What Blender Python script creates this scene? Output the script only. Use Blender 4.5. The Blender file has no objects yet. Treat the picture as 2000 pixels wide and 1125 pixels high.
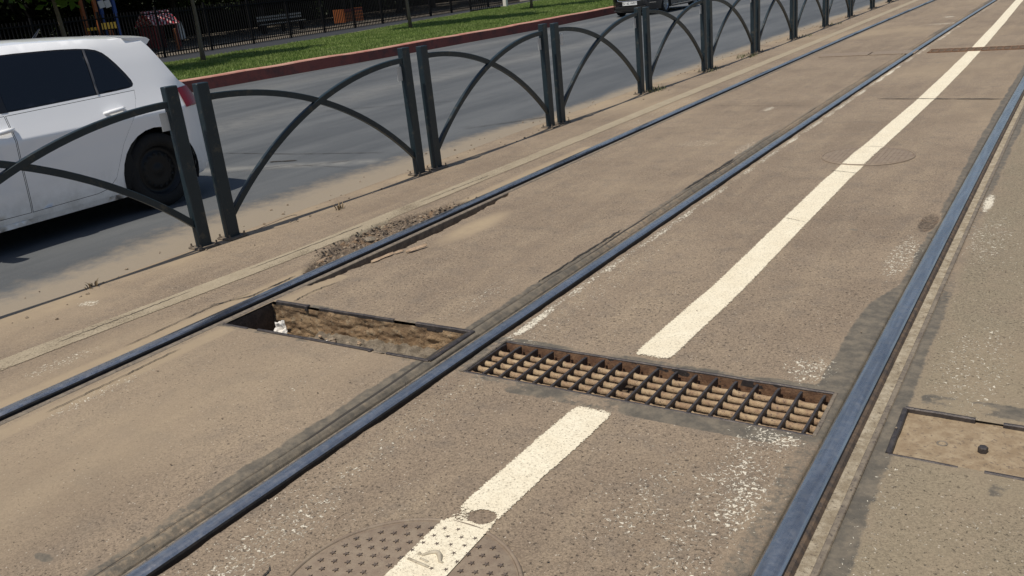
import bpy, math, random
import numpy as np
from mathutils import Vector, Matrix, noise as mnoise
from mathutils.geometry import delaunay_2d_cdt
PI = math.pi
rnd = random.Random(7)
scene = bpy.context.scene
COL = scene.collection

# ------------------------------------------------------------------ camera
cam_d = bpy.data.cameras.new('camera'); cam = bpy.data.objects.new('camera', cam_d); COL.objects.link(cam)
R = Matrix(((0.84229682, -0.10010445, 0.52963683), (0.53010036, 0.33180049, -0.78032176), (-0.09762008, 0.93802321, 0.33253990)))
cam.matrix_world = Matrix.Translation((0, 0, 1.491)) @ R.to_4x4()
cam_d.sensor_width = 36; cam_d.lens = 30.452; cam_d.clip_start = .05; cam_d.clip_end = 900
scene.camera = cam
# ------------------------------------------------------------------ sky and sun
SUN_EL, SUN_AZ = math.radians(66), math.radians(194)       # azimuth clockwise from +Y: sun high behind the camera
world = bpy.data.worlds.new('World'); scene.world = world; world.use_nodes = True
wn = world.node_tree; wn.nodes.clear()
sky = wn.nodes.new('ShaderNodeTexSky'); sky.sky_type = 'NISHITA'; sky.sun_disc = False
sky.sun_elevation = SUN_EL; sky.sun_rotation = SUN_AZ; sky.air_density = 1.0; sky.dust_density = 1.0
bg = wn.nodes.new('ShaderNodeBackground'); bg.inputs['Strength'].default_value = .085
wo = wn.nodes.new('ShaderNodeOutputWorld')
wn.links.new(sky.outputs[0], bg.inputs[0]); wn.links.new(bg.outputs[0], wo.inputs[0])
sun_d = bpy.data.lights.new('sun', 'SUN'); sun_d.energy = 4.2; sun_d.angle = math.radians(.5); sun_d.color = (1, .94, .84)
sun = bpy.data.objects.new('sun', sun_d); COL.objects.link(sun)
sd = Vector((math.sin(SUN_AZ) * math.cos(SUN_EL), math.cos(SUN_AZ) * math.cos(SUN_EL), math.sin(SUN_EL)))
sun.rotation_euler = sd.to_track_quat('Z', 'Y').to_euler(); sun.location = (0, -10, 20)
vs = scene.view_settings; vs.view_transform = 'Standard'; vs.look = 'None'; vs.exposure = 0; vs.gamma = 1; vs.use_curve_mapping = False

# ------------------------------------------------------------------ helpers
def tag(o, label=None, cat=None, group=None, kind=None):
    if label: o['label'] = label
    if cat: o['category'] = cat
    if group: o['group'] = group
    if kind: o['kind'] = kind
    return o
def empty(name, loc=(0, 0, 0), rz=0):
    o = bpy.data.objects.new(name, None); COL.objects.link(o); o.location = loc; o.rotation_euler = (0, 0, rz); o.empty_display_size = .1
    return o
def mkmesh(name, v, f, m, smooth=False, mi=None, attrs=None):
    me = bpy.data.meshes.new(name)
    if isinstance(f, np.ndarray):
        v = np.asarray(v, dtype=np.float32); n = f.shape[1]
        me.vertices.add(len(v)); me.vertices.foreach_set('co', v.ravel())
        me.loops.add(f.size); me.loops.foreach_set('vertex_index', f.ravel().astype(np.int32))
        me.polygons.add(len(f)); me.polygons.foreach_set('loop_start', np.arange(0, f.size, n, dtype=np.int32))
        me.update(calc_edges=True)
    else:
        me.from_pydata([tuple(p) for p in v], [], f)
    for x in (m if isinstance(m, (list, tuple)) else [m]): me.materials.append(x)
    if mi is not None: me.polygons.foreach_set('material_index', np.asarray(mi, dtype=np.int32))
    if smooth: me.polygons.foreach_set('use_smooth', np.ones(len(me.polygons), dtype=bool))
    if attrs:
        for k, a in attrs.items():
            at = me.attributes.new(k, 'FLOAT', 'POINT'); at.data.foreach_set('value', np.asarray(a, dtype=np.float32))
    me.validate(); me.update()
    return me
def link(name, me, parent=None):
    o = bpy.data.objects.new(name, me); COL.objects.link(o)
    if parent is not None: o.parent = parent
    return o
class MB:
    def __init__(s): s.v = []; s.f = []; s.mi = []
    def add(s, v, f, mi=0):
        b = len(s.v); s.v += [tuple(p) for p in v]; s.f += [tuple(b + i for i in q) for q in f]; s.mi += [mi] * len(f)
    def box(s, c, d, rot=None, bev=0, mi=0):
        x, y, z = d[0] / 2, d[1] / 2, d[2] / 2
        if bev <= 0:
            v = [(a, b, e) for a in (-x, x) for b in (-y, y) for e in (-z, z)]
            f = [(0, 1, 3, 2), (4, 6, 7, 5), (0, 4, 5, 1), (2, 3, 7, 6), (0, 2, 6, 4), (1, 5, 7, 3)]
        else:
            v = []; f = []; idx = {}
            for a in (-1, 1):
                for b in (-1, 1):
                    for e in (-1, 1):
                        for k in range(3):
                            p = [a * (x - bev), b * (y - bev), e * (z - bev)]; p[k] = (a * x, b * y, e * z)[k]
                            idx[(a, b, e, k)] = len(v); v.append(tuple(p))
            for k in range(3):
                o = [i for i in range(3) if i != k]
                for sg in (-1, 1):
                    q = []
                    for (s1, s2) in ((-1, -1), (1, -1), (1, 1), (-1, 1)):
                        t = [0, 0, 0]; t[k] = sg; t[o[0]] = s1; t[o[1]] = s2; q.append(idx[(*t, k)])
                    f.append(tuple(q if (sg > 0) == (k != 1) else q[::-1]))
                for s1 in (-1, 1):
                    for s2 in (-1, 1):
                        t0 = [0, 0, 0]; t1 = [0, 0, 0]; t0[k] = -1; t1[k] = 1
                        for t in (t0, t1): t[o[0]] = s1; t[o[1]] = s2
                        q = (idx[(*t0, o[0])], idx[(*t1, o[0])], idx[(*t1, o[1])], idx[(*t0, o[1])])
                        f.append(q if (s1 * s2 > 0) == (k == 1) else q[::-1])
            for a in (-1, 1):
                for b in (-1, 1):
                    for e in (-1, 1):
                        q = tuple(idx[(a, b, e, k)] for k in range(3)); f.append(q if a * b * e > 0 else q[::-1])
        v = [Vector(p) for p in v]
        if rot is not None: v = [rot @ p for p in v]
        s.add([p + Vector(c) for p in v], f, mi)
    def tube(s, pts, r, n=8, cap=True, mi=0):
        pts = [Vector(p) for p in pts]; m = len(pts); rr = r if isinstance(r, (list, tuple)) else [r] * m
        V = []; up = Vector((0, 0, 1))
        for i, p in enumerate(pts):
            t = (pts[min(i + 1, m - 1)] - pts[max(i - 1, 0)]).normalized()
            a = t.cross(up)
            if a.length < .05: a = t.cross(Vector((1, 0, 0)))
            a.normalize(); b = a.cross(t)
            for k in range(n):
                w = 2 * PI * k / n; V.append(p + (a * math.cos(w) + b * math.sin(w)) * rr[i])
        F = [(i * n + k, i * n + (k + 1) % n, (i + 1) * n + (k + 1) % n, (i + 1) * n + k) for i in range(m - 1) for k in range(n)]
        if cap: F += [tuple(range(n))[::-1], tuple((m - 1) * n + k for k in range(n))]
        s.add(V, F, mi)
    def lathe(s, prof, axis='x', n=32, c=(0, 0, 0), mi=0, cap=False):
        V = []
        for (r, h) in prof:
            for k in range(n):
                w = 2 * PI * k / n; a, b = r * math.cos(w), r * math.sin(w)
                V.append({'x': (h, a, b), 'y': (a, h, b), 'z': (a, b, h)}[axis])
        m = len(prof)
        F = [(i * n + k, i * n + (k + 1) % n, (i + 1) * n + (k + 1) % n, (i + 1) * n + k) for i in range(m - 1) for k in range(n)]
        if cap: F += [tuple(range(n)), tuple((m - 1) * n + k for k in range(n))]
        s.add([Vector(p) + Vector(c) for p in V], F, mi)
    def build(s, name, m, parent=None, smooth=False):
        return link(name, mkmesh(name, s.v, s.f, m, smooth, s.mi), parent)
def copy_tree(o, parent=None):
    c = o.copy(); COL.objects.link(c)
    if parent is not None: c.parent = parent
    for ch in list(o.children): copy_tree(ch, c)
    return c

# numpy value noise
_rs = np.random.RandomState(3); _T = _rs.rand(256, 256)
def vn(x, y):
    xi = np.floor(x).astype(int); yi = np.floor(y).astype(int); fx = x - xi; fy = y - yi
    fx = fx * fx * (3 - 2 * fx); fy = fy * fy * (3 - 2 * fy)
    a = _T[xi & 255, yi & 255]; b = _T[(xi + 1) & 255, yi & 255]; c = _T[xi & 255, (yi + 1) & 255]; d = _T[(xi + 1) & 255, (yi + 1) & 255]
    return (a + (b - a) * fx) * (1 - fy) + (c + (d - c) * fx) * fy
def fbm(x, y, s, o=4):
    r = 0; a = .5; t = 0
    for i in range(o):
        r = r + a * vn(x * s + 17.3 * i, y * s + 9.1 * i); t += a; s *= 2.03; a *= .5
    return r / t
def sst(a, b, x): t = np.clip((x - a) / (b - a), 0, 1); return t * t * (3 - 2 * t)
def bend(y): return .00052 * y * y                      # the tracks curve gently to the right

# ------------------------------------------------------------------ materials
def newmat(name):
    m = bpy.data.materials.new(name); m.use_nodes = True; nt = m.node_tree; nt.nodes.clear()
    out = nt.nodes.new('ShaderNodeOutputMaterial'); b = nt.nodes.new('ShaderNodeBsdfPrincipled'); nt.links.new(b.outputs[0], out.inputs[0])
    return m, nt, b
class N:
    def __init__(s, nt):
        s.nt = nt; s.geo = nt.nodes.new('ShaderNodeNewGeometry'); s.pos = s.geo.outputs['Position']
    def L(s, a, b): s.nt.links.new(a, b)
    def setin(s, i, v):
        if hasattr(v, 'is_linked') or hasattr(v, 'links'): s.L(v, i)
        else: i.default_value = v
    def noise(s, sc, det=4, rough=.6, vec=None, dist=0):
        n = s.nt.nodes.new('ShaderNodeTexNoise'); n.inputs['Scale'].default_value = sc; n.inputs['Detail'].default_value = det
        n.inputs['Roughness'].default_value = rough; n.inputs['Distortion'].default_value = dist; s.L(vec or s.pos, n.inputs['Vector']); return n.outputs['Fac']
    def vor(s, sc, feat='F1', out='Distance', vec=None, rand=1):
        n = s.nt.nodes.new('ShaderNodeTexVoronoi'); n.feature = feat; n.inputs['Scale'].default_value = sc; n.inputs['Randomness'].default_value = rand
        s.L(vec or s.pos, n.inputs['Vector']); return n.outputs[out]
    def scale(s, v, vec=None):
        n = s.nt.nodes.new('ShaderNodeVectorMath'); n.operation = 'MULTIPLY'; s.L(vec or s.pos, n.inputs[0]); n.inputs[1].default_value = v; return n.outputs[0]
    def m(s, op, a, b=0, c=0, clamp=False):
        n = s.nt.nodes.new('ShaderNodeMath'); n.operation = op; n.use_clamp = clamp
        for i, v in enumerate((a, b, c)): s.setin(n.inputs[i], v)
        return n.outputs[0]
    def ramp(s, v, a, b, lo=0, hi=1):
        n = s.nt.nodes.new('ShaderNodeMapRange'); n.interpolation_type = 'SMOOTHSTEP'; s.setin(n.inputs['Value'], v)
        s.setin(n.inputs['From Min'], a); s.setin(n.inputs['From Max'], b); n.inputs['To Min'].default_value = lo; n.inputs['To Max'].default_value = hi; return n.outputs['Result']
    def mix(s, f, a, b):
        n = s.nt.nodes.new('ShaderNodeMix'); n.data_type = 'RGBA'; s.setin(n.inputs['Factor'], f)
        for i, v in ((6, a), (7, b)):
            if isinstance(v, tuple): n.inputs[i].default_value = (*v[:3], 1)
            else: s.L(v, n.inputs[i])
        return n.outputs[2]
    def mul(s, c, f):
        n = s.nt.nodes.new('ShaderNodeVectorMath'); n.operation = 'SCALE'; s.L(c, n.inputs[0]); s.setin(n.inputs['Scale'], f); return n.outputs[0]
    def attr(s, name):
        n = s.nt.nodes.new('ShaderNodeAttribute'); n.attribute_name = name; return n.outputs['Fac']
    def bump(s, h, dist, strength=1):
        n = s.nt.nodes.new('ShaderNodeBump'); n.inputs['Strength'].default_value = strength; n.inputs['Distance'].default_value = dist; s.L(h, n.inputs['Height']); return n.outputs[0]

def m_simple(name, col, rough=.6, metal=0, var=.25, sc=8, bump=0, bsc=60, spec=.5, dirt=None, dirtamt=.5, dirtsc=5, coat=0):
    m, nt, b = newmat(name); n = N(nt); n.pos = None
    tc = nt.nodes.new('ShaderNodeTexCoord'); n.pos = tc.outputs['Object']
    base = n.mix(n.noise(sc, 5, .65), tuple(c * (1 - var) for c in col), tuple(min(1, c * (1 + var)) for c in col))
    if dirt: base = n.mix(n.ramp(n.noise(dirtsc, 6, .7), .62 - dirtamt * .35, .72 - dirtamt * .1), base, dirt)
    n.L(base, b.inputs['Base Color']); b.inputs['Roughness'].default_value = rough; b.inputs['Metallic'].default_value = metal
    b.inputs['Specular IOR Level'].default_value = spec; b.inputs['Coat Weight'].default_value = coat; b.inputs['Coat Roughness'].default_value = .05
    if bump: n.L(n.bump(n.noise(bsc, 5, .7), bump), b.inputs['Normal'])
    return m

def m_paving():
    m, nt, b = newmat('tan_asphalt'); n = N(nt)
    tar, wht, dst, brk = n.attr('tar'), n.attr('white'), n.attr('dust'), n.attr('broken')
    big = n.noise(.9, 4, .6); med = n.noise(7, 5, .65); streak = n.noise(1.3, 5, .6, n.scale((5, .8, 1)))
    c = n.mix(n.ramp(big, .3, .7), (.200, .151, .106), (.258, .198, .138))
    c = n.mix(n.ramp(streak, .42, .7, 0, .55), c, (.292, .226, .154))
    c = n.mix(n.ramp(med, .45, .75, 0, .5), c, (.150, .122, .096))
    c = n.mix(n.m('MULTIPLY', n.attr('olive'), n.ramp(n.noise(5, 5, .65), .2, .65, .45, 1)), c, (.215, .176, .120))
    # mineral grains of the surface
    agg = n.vor(190, out='Color'); sep = nt.nodes.new('ShaderNodeSeparateColor'); n.L(agg, sep.inputs[0])
    aggd = n.vor(190)
    g = n.ramp(sep.outputs[0], 0, 1, .80, 1.2)
    g = n.mix(n.m('ADD', dst, n.m('MULTIPLY', tar, .7), clamp=True), n.mix(1, (1, 1, 1), g), (1, 1, 1))
    mm = nt.nodes.new('ShaderNodeMix'); mm.data_type = 'RGBA'; mm.blend_type = 'MULTIPLY'; mm.inputs['Factor'].default_value = 1; n.L(c, mm.inputs[6]); n.L(g, mm.inputs[7]); c = mm.outputs[2]
    # pits between grains
    pitn = n.noise(75, 3, .6); pitm = n.noise(240, 2, .5); pitv = n.noise(2.1, 3, .6)
    calm = n.m('ADD', n.m('MULTIPLY', dst, .10), n.m('MULTIPLY', tar, .10))
    pit = n.ramp(n.m('ADD', n.m('ADD', pitn, n.m('MULTIPLY', n.m('SUBTRACT', pitv, .5), .12)), n.m('MULTIPLY', calm, -1)), .60, .68)
    pit2 = n.ramp(n.m('SUBTRACT', pitm, calm), .62, .72)
    c = n.mix(n.m('MULTIPLY', pit, .72), c, (.045, .035, .027))
    c = n.mix(n.m('MULTIPLY', pit2, .4), c, (.075, .06, .048))
    # pale specks
    sp = n.vor(115, out='Color', vec=n.scale((1.1, 1, 1))); s2 = nt.nodes.new('ShaderNodeSeparateColor'); n.L(sp, s2.inputs[0])
    thr = n.ramp(n.noise(3.1, 4, .65), .35, .7, .992, .955)
    spk = n.m('MULTIPLY', n.m('GREATER_THAN', s2.outputs[1], thr), n.ramp(n.vor(115, vec=n.scale((1.1, 1, 1))), .25, .4, 1, 0))
    c = n.mix(n.m('MULTIPLY', spk, n.m('SUBTRACT', .75, n.m('MULTIPLY', dst, .5))), c, (.50, .44, .36))
    # smooth wind-blown dust
    c = n.mix(n.m('MULTIPLY', dst, n.ramp(n.noise(14, 5, .7), .25, .6, .55, 1)), c, (.33, .255, .165))
    # bitumen
    tm = n.ramp(n.m('ADD', tar, n.m('MULTIPLY', n.m('SUBTRACT', n.noise(38, 5, .7), .5), .7)), .42, .62)
    tcol = n.mix(n.ramp(n.noise(16, 5, .7), .35, .7), (.098, .086, .068), (.180, .150, .110))
    c = n.mix(tm, c, tcol)
    # remains of old paint: thin crusts between the pits
    wn_ = n.noise(72, 4, .66, dist=.9)
    wm = n.ramp(n.m('ADD', n.m('MULTIPLY', wht, .27), wn_), .71, .745)
    wm = n.m('MULTIPLY', wm, n.ramp(wht, .02, .12))
    c = n.mix(n.m('MULTIPLY', wm, .93), c, (.66, .60, .48))
    # broken pavement: raw stones
    bc = n.mix(n.ramp(n.noise(45, 4, .7), .3, .7), (.085, .065, .048), (.27, .205, .145))
    bc = n.mix(n.ramp(n.noise(11, 4, .6), .5, .68, 0, .7), bc, (.30, .185, .10))
    bc = n.mix(n.m('MULTIPLY', n.ramp(n.noise(90, 3, .6), .55, .62), .8), bc, (.03, .024, .02))
    c = n.mix(n.ramp(brk, .3, .6), c, bc)
    n.L(c, b.inputs['Base Color'])
    b.inputs['Specular IOR Level'].default_value = .35
    n.L(n.ramp(tm, 0, 1, .82, .62), b.inputs['Roughness'])
    h = n.m('ADD', n.m('MULTIPLY', pit, -1.0), n.m('MULTIPLY', n.noise(230, 3, .6), .55))
    h = n.m('ADD', h, n.m('MULTIPLY', pit2, -.5)); h = n.m('ADD', h, n.m('MULTIPLY', wm, .5))
    h = n.m('MULTIPLY', h, n.m('SUBTRACT', 1, n.m('MULTIPLY', dst, .6), clamp=True))
    h = n.m('ADD', h, n.m('MULTIPLY', n.m('MULTIPLY', brk, n.noise(60, 5, .75)), 7))
    n.L(n.bump(h, .0028, .9), b.inputs['Normal'])
    return m

def m_road():
    m, nt, b = newmat('grey_asphalt'); n = N(nt); dst = n.attr('dust'); pal = n.attr('pale')
    st = n.noise(.8, 5, .6, n.scale((2.2, .25, 1))); med = n.noise(3, 5, .6)
    c = n.mix(n.ramp(st, .3, .7), (.066, .071, .076), (.104, .109, .112))
    c = n.mix(n.ramp(med, .5, .75, 0, .4), c, (.060, .064, .069))
    c = n.mix(n.m('MULTIPLY', pal, n.ramp(n.noise(5, 4, .6), .3, .6, .3, .9)), c, (.20, .195, .18))
    pit = n.ramp(n.noise(110, 3, .6), .62, .72); c = n.mix(n.m('MULTIPLY', pit, .5), c, (.04, .038, .034))
    sp = n.ramp(n.noise(150, 2, .5), .68, .73); c = n.mix(n.m('MULTIPLY', sp, .5), c, (.3, .28, .25))
    dm = n.ramp(n.m('ADD', dst, n.m('MULTIPLY', n.m('SUBTRACT', n.noise(7, 8, .75), .5), 1.0)), .15, .8)
    c = n.mix(n.m('MULTIPLY', dm, .84), c, n.mix(n.noise(60, 5, .75), (.235, .19, .135), (.33, .268, .19)))
    n.L(c, b.inputs['Base Color']); b.inputs['Roughness'].default_value = .75; b.inputs['Specular IOR Level'].default_value = .4
    n.L(n.bump(n.m('SUBTRACT', n.m('MULTIPLY', n.noise(210, 3, .6), .5), pit), .002, .7), b.inputs['Normal'])
    return m

def m_paint(name, col, col2, bias, crack=0):
    m, nt, b = newmat(name); n = N(nt); w = n.attr('wear')
    c = n.mix(n.ramp(n.noise(6, 5, .65), .3, .7), col, col2)
    c = n.mix(n.ramp(n.noise(90, 4, .65), .45, .65, 0, .55), c, tuple(x * .72 for x in col2))
    c = n.mix(n.ramp(n.noise(140, 2, .5), .60, .66, 0, .55), c, (.20, .16, .11))
    n.L(c, b.inputs['Base Color']); b.inputs['Roughness'].default_value = .7
    a = n.m('SUBTRACT', n.m('ADD', n.m('MULTIPLY', n.noise(120, 4, .7), 1.0), bias), n.m('MULTIPLY', w, 1.1))
    n.L(n.ramp(a, .42, .47), b.inputs['Alpha'])
    n.L(n.bump(n.m('ADD', n.noise(95, 5, .7), n.m('MULTIPLY', n.noise(240, 3, .6), .6)), .004, .8), b.inputs['Normal'])
    return m

def m_rail(name, worn):
    m, nt, b = newmat(name); n = N(nt); sc = n.scale((1, .06, 1))
    t = n.noise(60, 4, .6, sc); spk = n.noise(130, 4, .7, n.scale((1, .5, 1)))
    c = n.mix(n.ramp(t, .3, .7), (.47, .45, .43), (.68, .65, .61))
    if worn: c = n.mix(n.ramp(spk, .52, .66, 0, .6), c, (.70, .70, .70)); c = n.mix(n.ramp(n.noise(22, 4, .6, sc), .5, .66, 0, .8), c, (.10, .09, .09))
    c = n.mix(n.ramp(n.noise(33, 6, .75), .66, .78, 0, .6), c, (.14, .09, .055))
    n.L(c, b.inputs['Base Color']); b.inputs['Metallic'].default_value = .95
    n.L(n.ramp(n.noise(40, 5, .7), .3, .75, .24, .42), b.inputs['Roughness'])
    n.L(n.bump(n.m('ADD', n.noise(70, 5, .7, sc), n.m('MULTIPLY', spk, .6 if worn else .25)), .0012, .6), b.inputs['Normal'])
    return m
def m_rust(name, a, b_, d=(.035, .028, .026), rough=.8, metal=.0, bump=.002):
    m, nt, b = newmat(name); n = N(nt)
    c = n.mix(n.ramp(n.noise(24, 5, .7), .35, .68), a, b_); c = n.mix(n.ramp(n.noise(70, 5, .7), .55, .66, 0, .8), c, d)
    n.L(c, b.inputs['Base Color']); b.inputs['Roughness'].default_value = rough; b.inputs['Metallic'].default_value = metal
    n.L(n.bump(n.noise(110, 5, .75), bump), b.inputs['Normal']); return m
def m_earth():
    m, nt, b = newmat('clay_soil'); n = N(nt)
    lay = n.noise(9, 5, .65, n.scale((.9, 1, 2)))
    c = n.mix(n.ramp(lay, .35, .65), (.20, .125, .066), (.35, .235, .13))
    c = n.mix(n.ramp(n.noise(28, 5, .7), .5, .68, 0, .8), c, (.34, .265, .17)); c = n.mix(n.ramp(n.noise(60, 4, .7), .58, .66, 0, .85), c, (.03, .02, .014))
    n.L(c, b.inputs['Base Color']); b.inputs['Roughness'].default_value = .95
    n.L(n.bump(n.m('ADD', n.noise(55, 6, .75), n.noise(18, 4, .6)), .010), b.inputs['Normal']); return m

M = {}
M['paving'] = m_paving(); M['road'] = m_road()
M['cream'] = m_paint('cream_line_paint', (.80, .72, .55), (.74, .65, .48), .24)
M['dusty'] = m_paint('dusty_line_paint', (.37, .305, .21), (.32, .26, .175), .17)
M['rail'] = m_rail('polished_rail_steel', False); M['railw'] = m_rail('scuffed_rail_steel', True)
M['railside'] = m_rust('rail_side_rust', (.05, .038, .03), (.12, .08, .05))
M['headside'] = m_rust('dark_rail_side', (.014, .013, .013), (.032, .026, .022), rough=.7)  # near-black colour paints in shade as well as dirt on the head sides
M['lip'] = m_rust('dusty_guard_lip', (.13, .105, .08), (.22, .18, .13), rough=.7)
M['darklip'] = m_rust('dark_guard_lip', (.05, .045, .042), (.10, .085, .07), rough=.55)
M['groovesand'] = m_rust('groove_sand', (.25, .20, .135), (.42, .36, .265), (.11, .085, .06), .95, 0, .006)
M['groovedark'] = m_rust('groove_dirt', (.035, .028, .022), (.09, .07, .05), rough=.95)
M['rubber'] = m_rust('perished_rubber', (.055, .050, .044), (.125, .105, .082), (.03, .026, .022), .75, 0, .003)
M['iron'] = m_rust('worn_dark_iron', (.055, .048, .048), (.105, .088, .078), (.03, .026, .026), .5, .5, .0015)
M['rod'] = m_rust('rusted_rod', (.26, .165, .095), (.41, .30, .175), (.10, .062, .052), .85, 0, .004)
M['rust'] = m_rust('rusty_brown_wall', (.13, .065, .035), (.23, .13, .07), (.05, .03, .022), .9, 0, .004)
M['earth'] = m_earth()
M['grit'] = m_rust('grey_grit', (.13, .105, .075), (.25, .205, .15), (.08, .062, .045), .95, 0, .008)
M['pitdark'] = m_rust('shaded_pit_dirt', (.030, .022, .016), (.07, .048, .03), (.015, .012, .01), .95, 0, .006)  # dirt colour darkened to stand in for shade deep in pit and gap
M['troughdirt'] = m_rust('trough_dirt', (.075, .05, .03), (.15, .10, .06), (.03, .02, .014), .95, 0, .006)
M['cover'] = m_rust('dusty_cast_iron', (.20, .148, .105), (.25, .195, .138), (.15, .112, .082), .7, 0, .0012)
M['emblem'] = m_rust('paint_stained_iron', (.34, .29, .21), (.50, .44, .33), (.16, .12, .09), .7, 0, .001)
M['star'] = m_rust('dark_cast_iron', (.095, .070, .054), (.13, .10, .077), rough=.6)
M['plate'] = m_rust('sandy_steel_plate', (.225, .160, .095), (.32, .245, .155), (.12, .088, .062), .8, 0, .001)
M['fence'] = m_simple('dark_green_paint', (.011, .022, .029), .45, 0, .3, 9, .0006, 90, .4, dirt=(.05, .05, .042), dirtamt=.25, dirtsc=14)
M['fencefoot'] = m_rust('base_plate_rust', (.10, .08, .06), (.22, .17, .12), rough=.8)
M['reflector'] = m_simple('grey_reflector', (.50, .51, .50), .3, 0, .1, 30)
M['stone'] = m_rust('loose_stone', (.17, .125, .085), (.31, .245, .175), (.08, .06, .045), .9)
M['wood'] = m_rust('splintered_wood', (.32, .22, .14), (.44, .32, .21), (.14, .09, .06), .9)
M['paper'] = m_simple('crumpled_paper', (.66, .62, .56), .85, 0, .15, 40, .002, 60)
M['crack'] = m_simple('crack_shadow_dirt', (.040, .034, .028), .95, 0, .3, 60)
M['kerb'] = m_simple('faded_red_kerb_paint', (.19, .050, .038), .8, 0, .35, 1.6, .004, 30, dirt=(.10, .04, .035), dirtamt=.45, dirtsc=2.5)
M['kerbtop'] = m_simple('worn_pink_kerb_top', (.44, .24, .18), .85, 0, .25, 2.2, .004, 30, dirt=(.34, .12, .09), dirtamt=.5, dirtsc=1.5)
M['soil'] = m_simple('lawn_soil', (.055, .095, .02), .95, 0, .4, 2.4)
M['path'] = m_simple('dark_path', (.020, .022, .027), .85, 0, .25, 2)
M['edging'] = m_simple('pale_edging', (.30, .25, .19), .85, 0, .3, 3)
M['yard'] = m_simple('yard_ground', (.13, .11, .085), .95, 0, .35, .9)
M['blackmetal'] = m_simple('black_metal', (.008, .008, .009), .7, 0, .2, 8, spec=.15)
M['gap'] = m_simple('panel_gap', (.008, .008, .008), .9)
M['ground'] = m_simple('far_ground', (.14, .125, .10), .95, 0, .3, .3)

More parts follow.
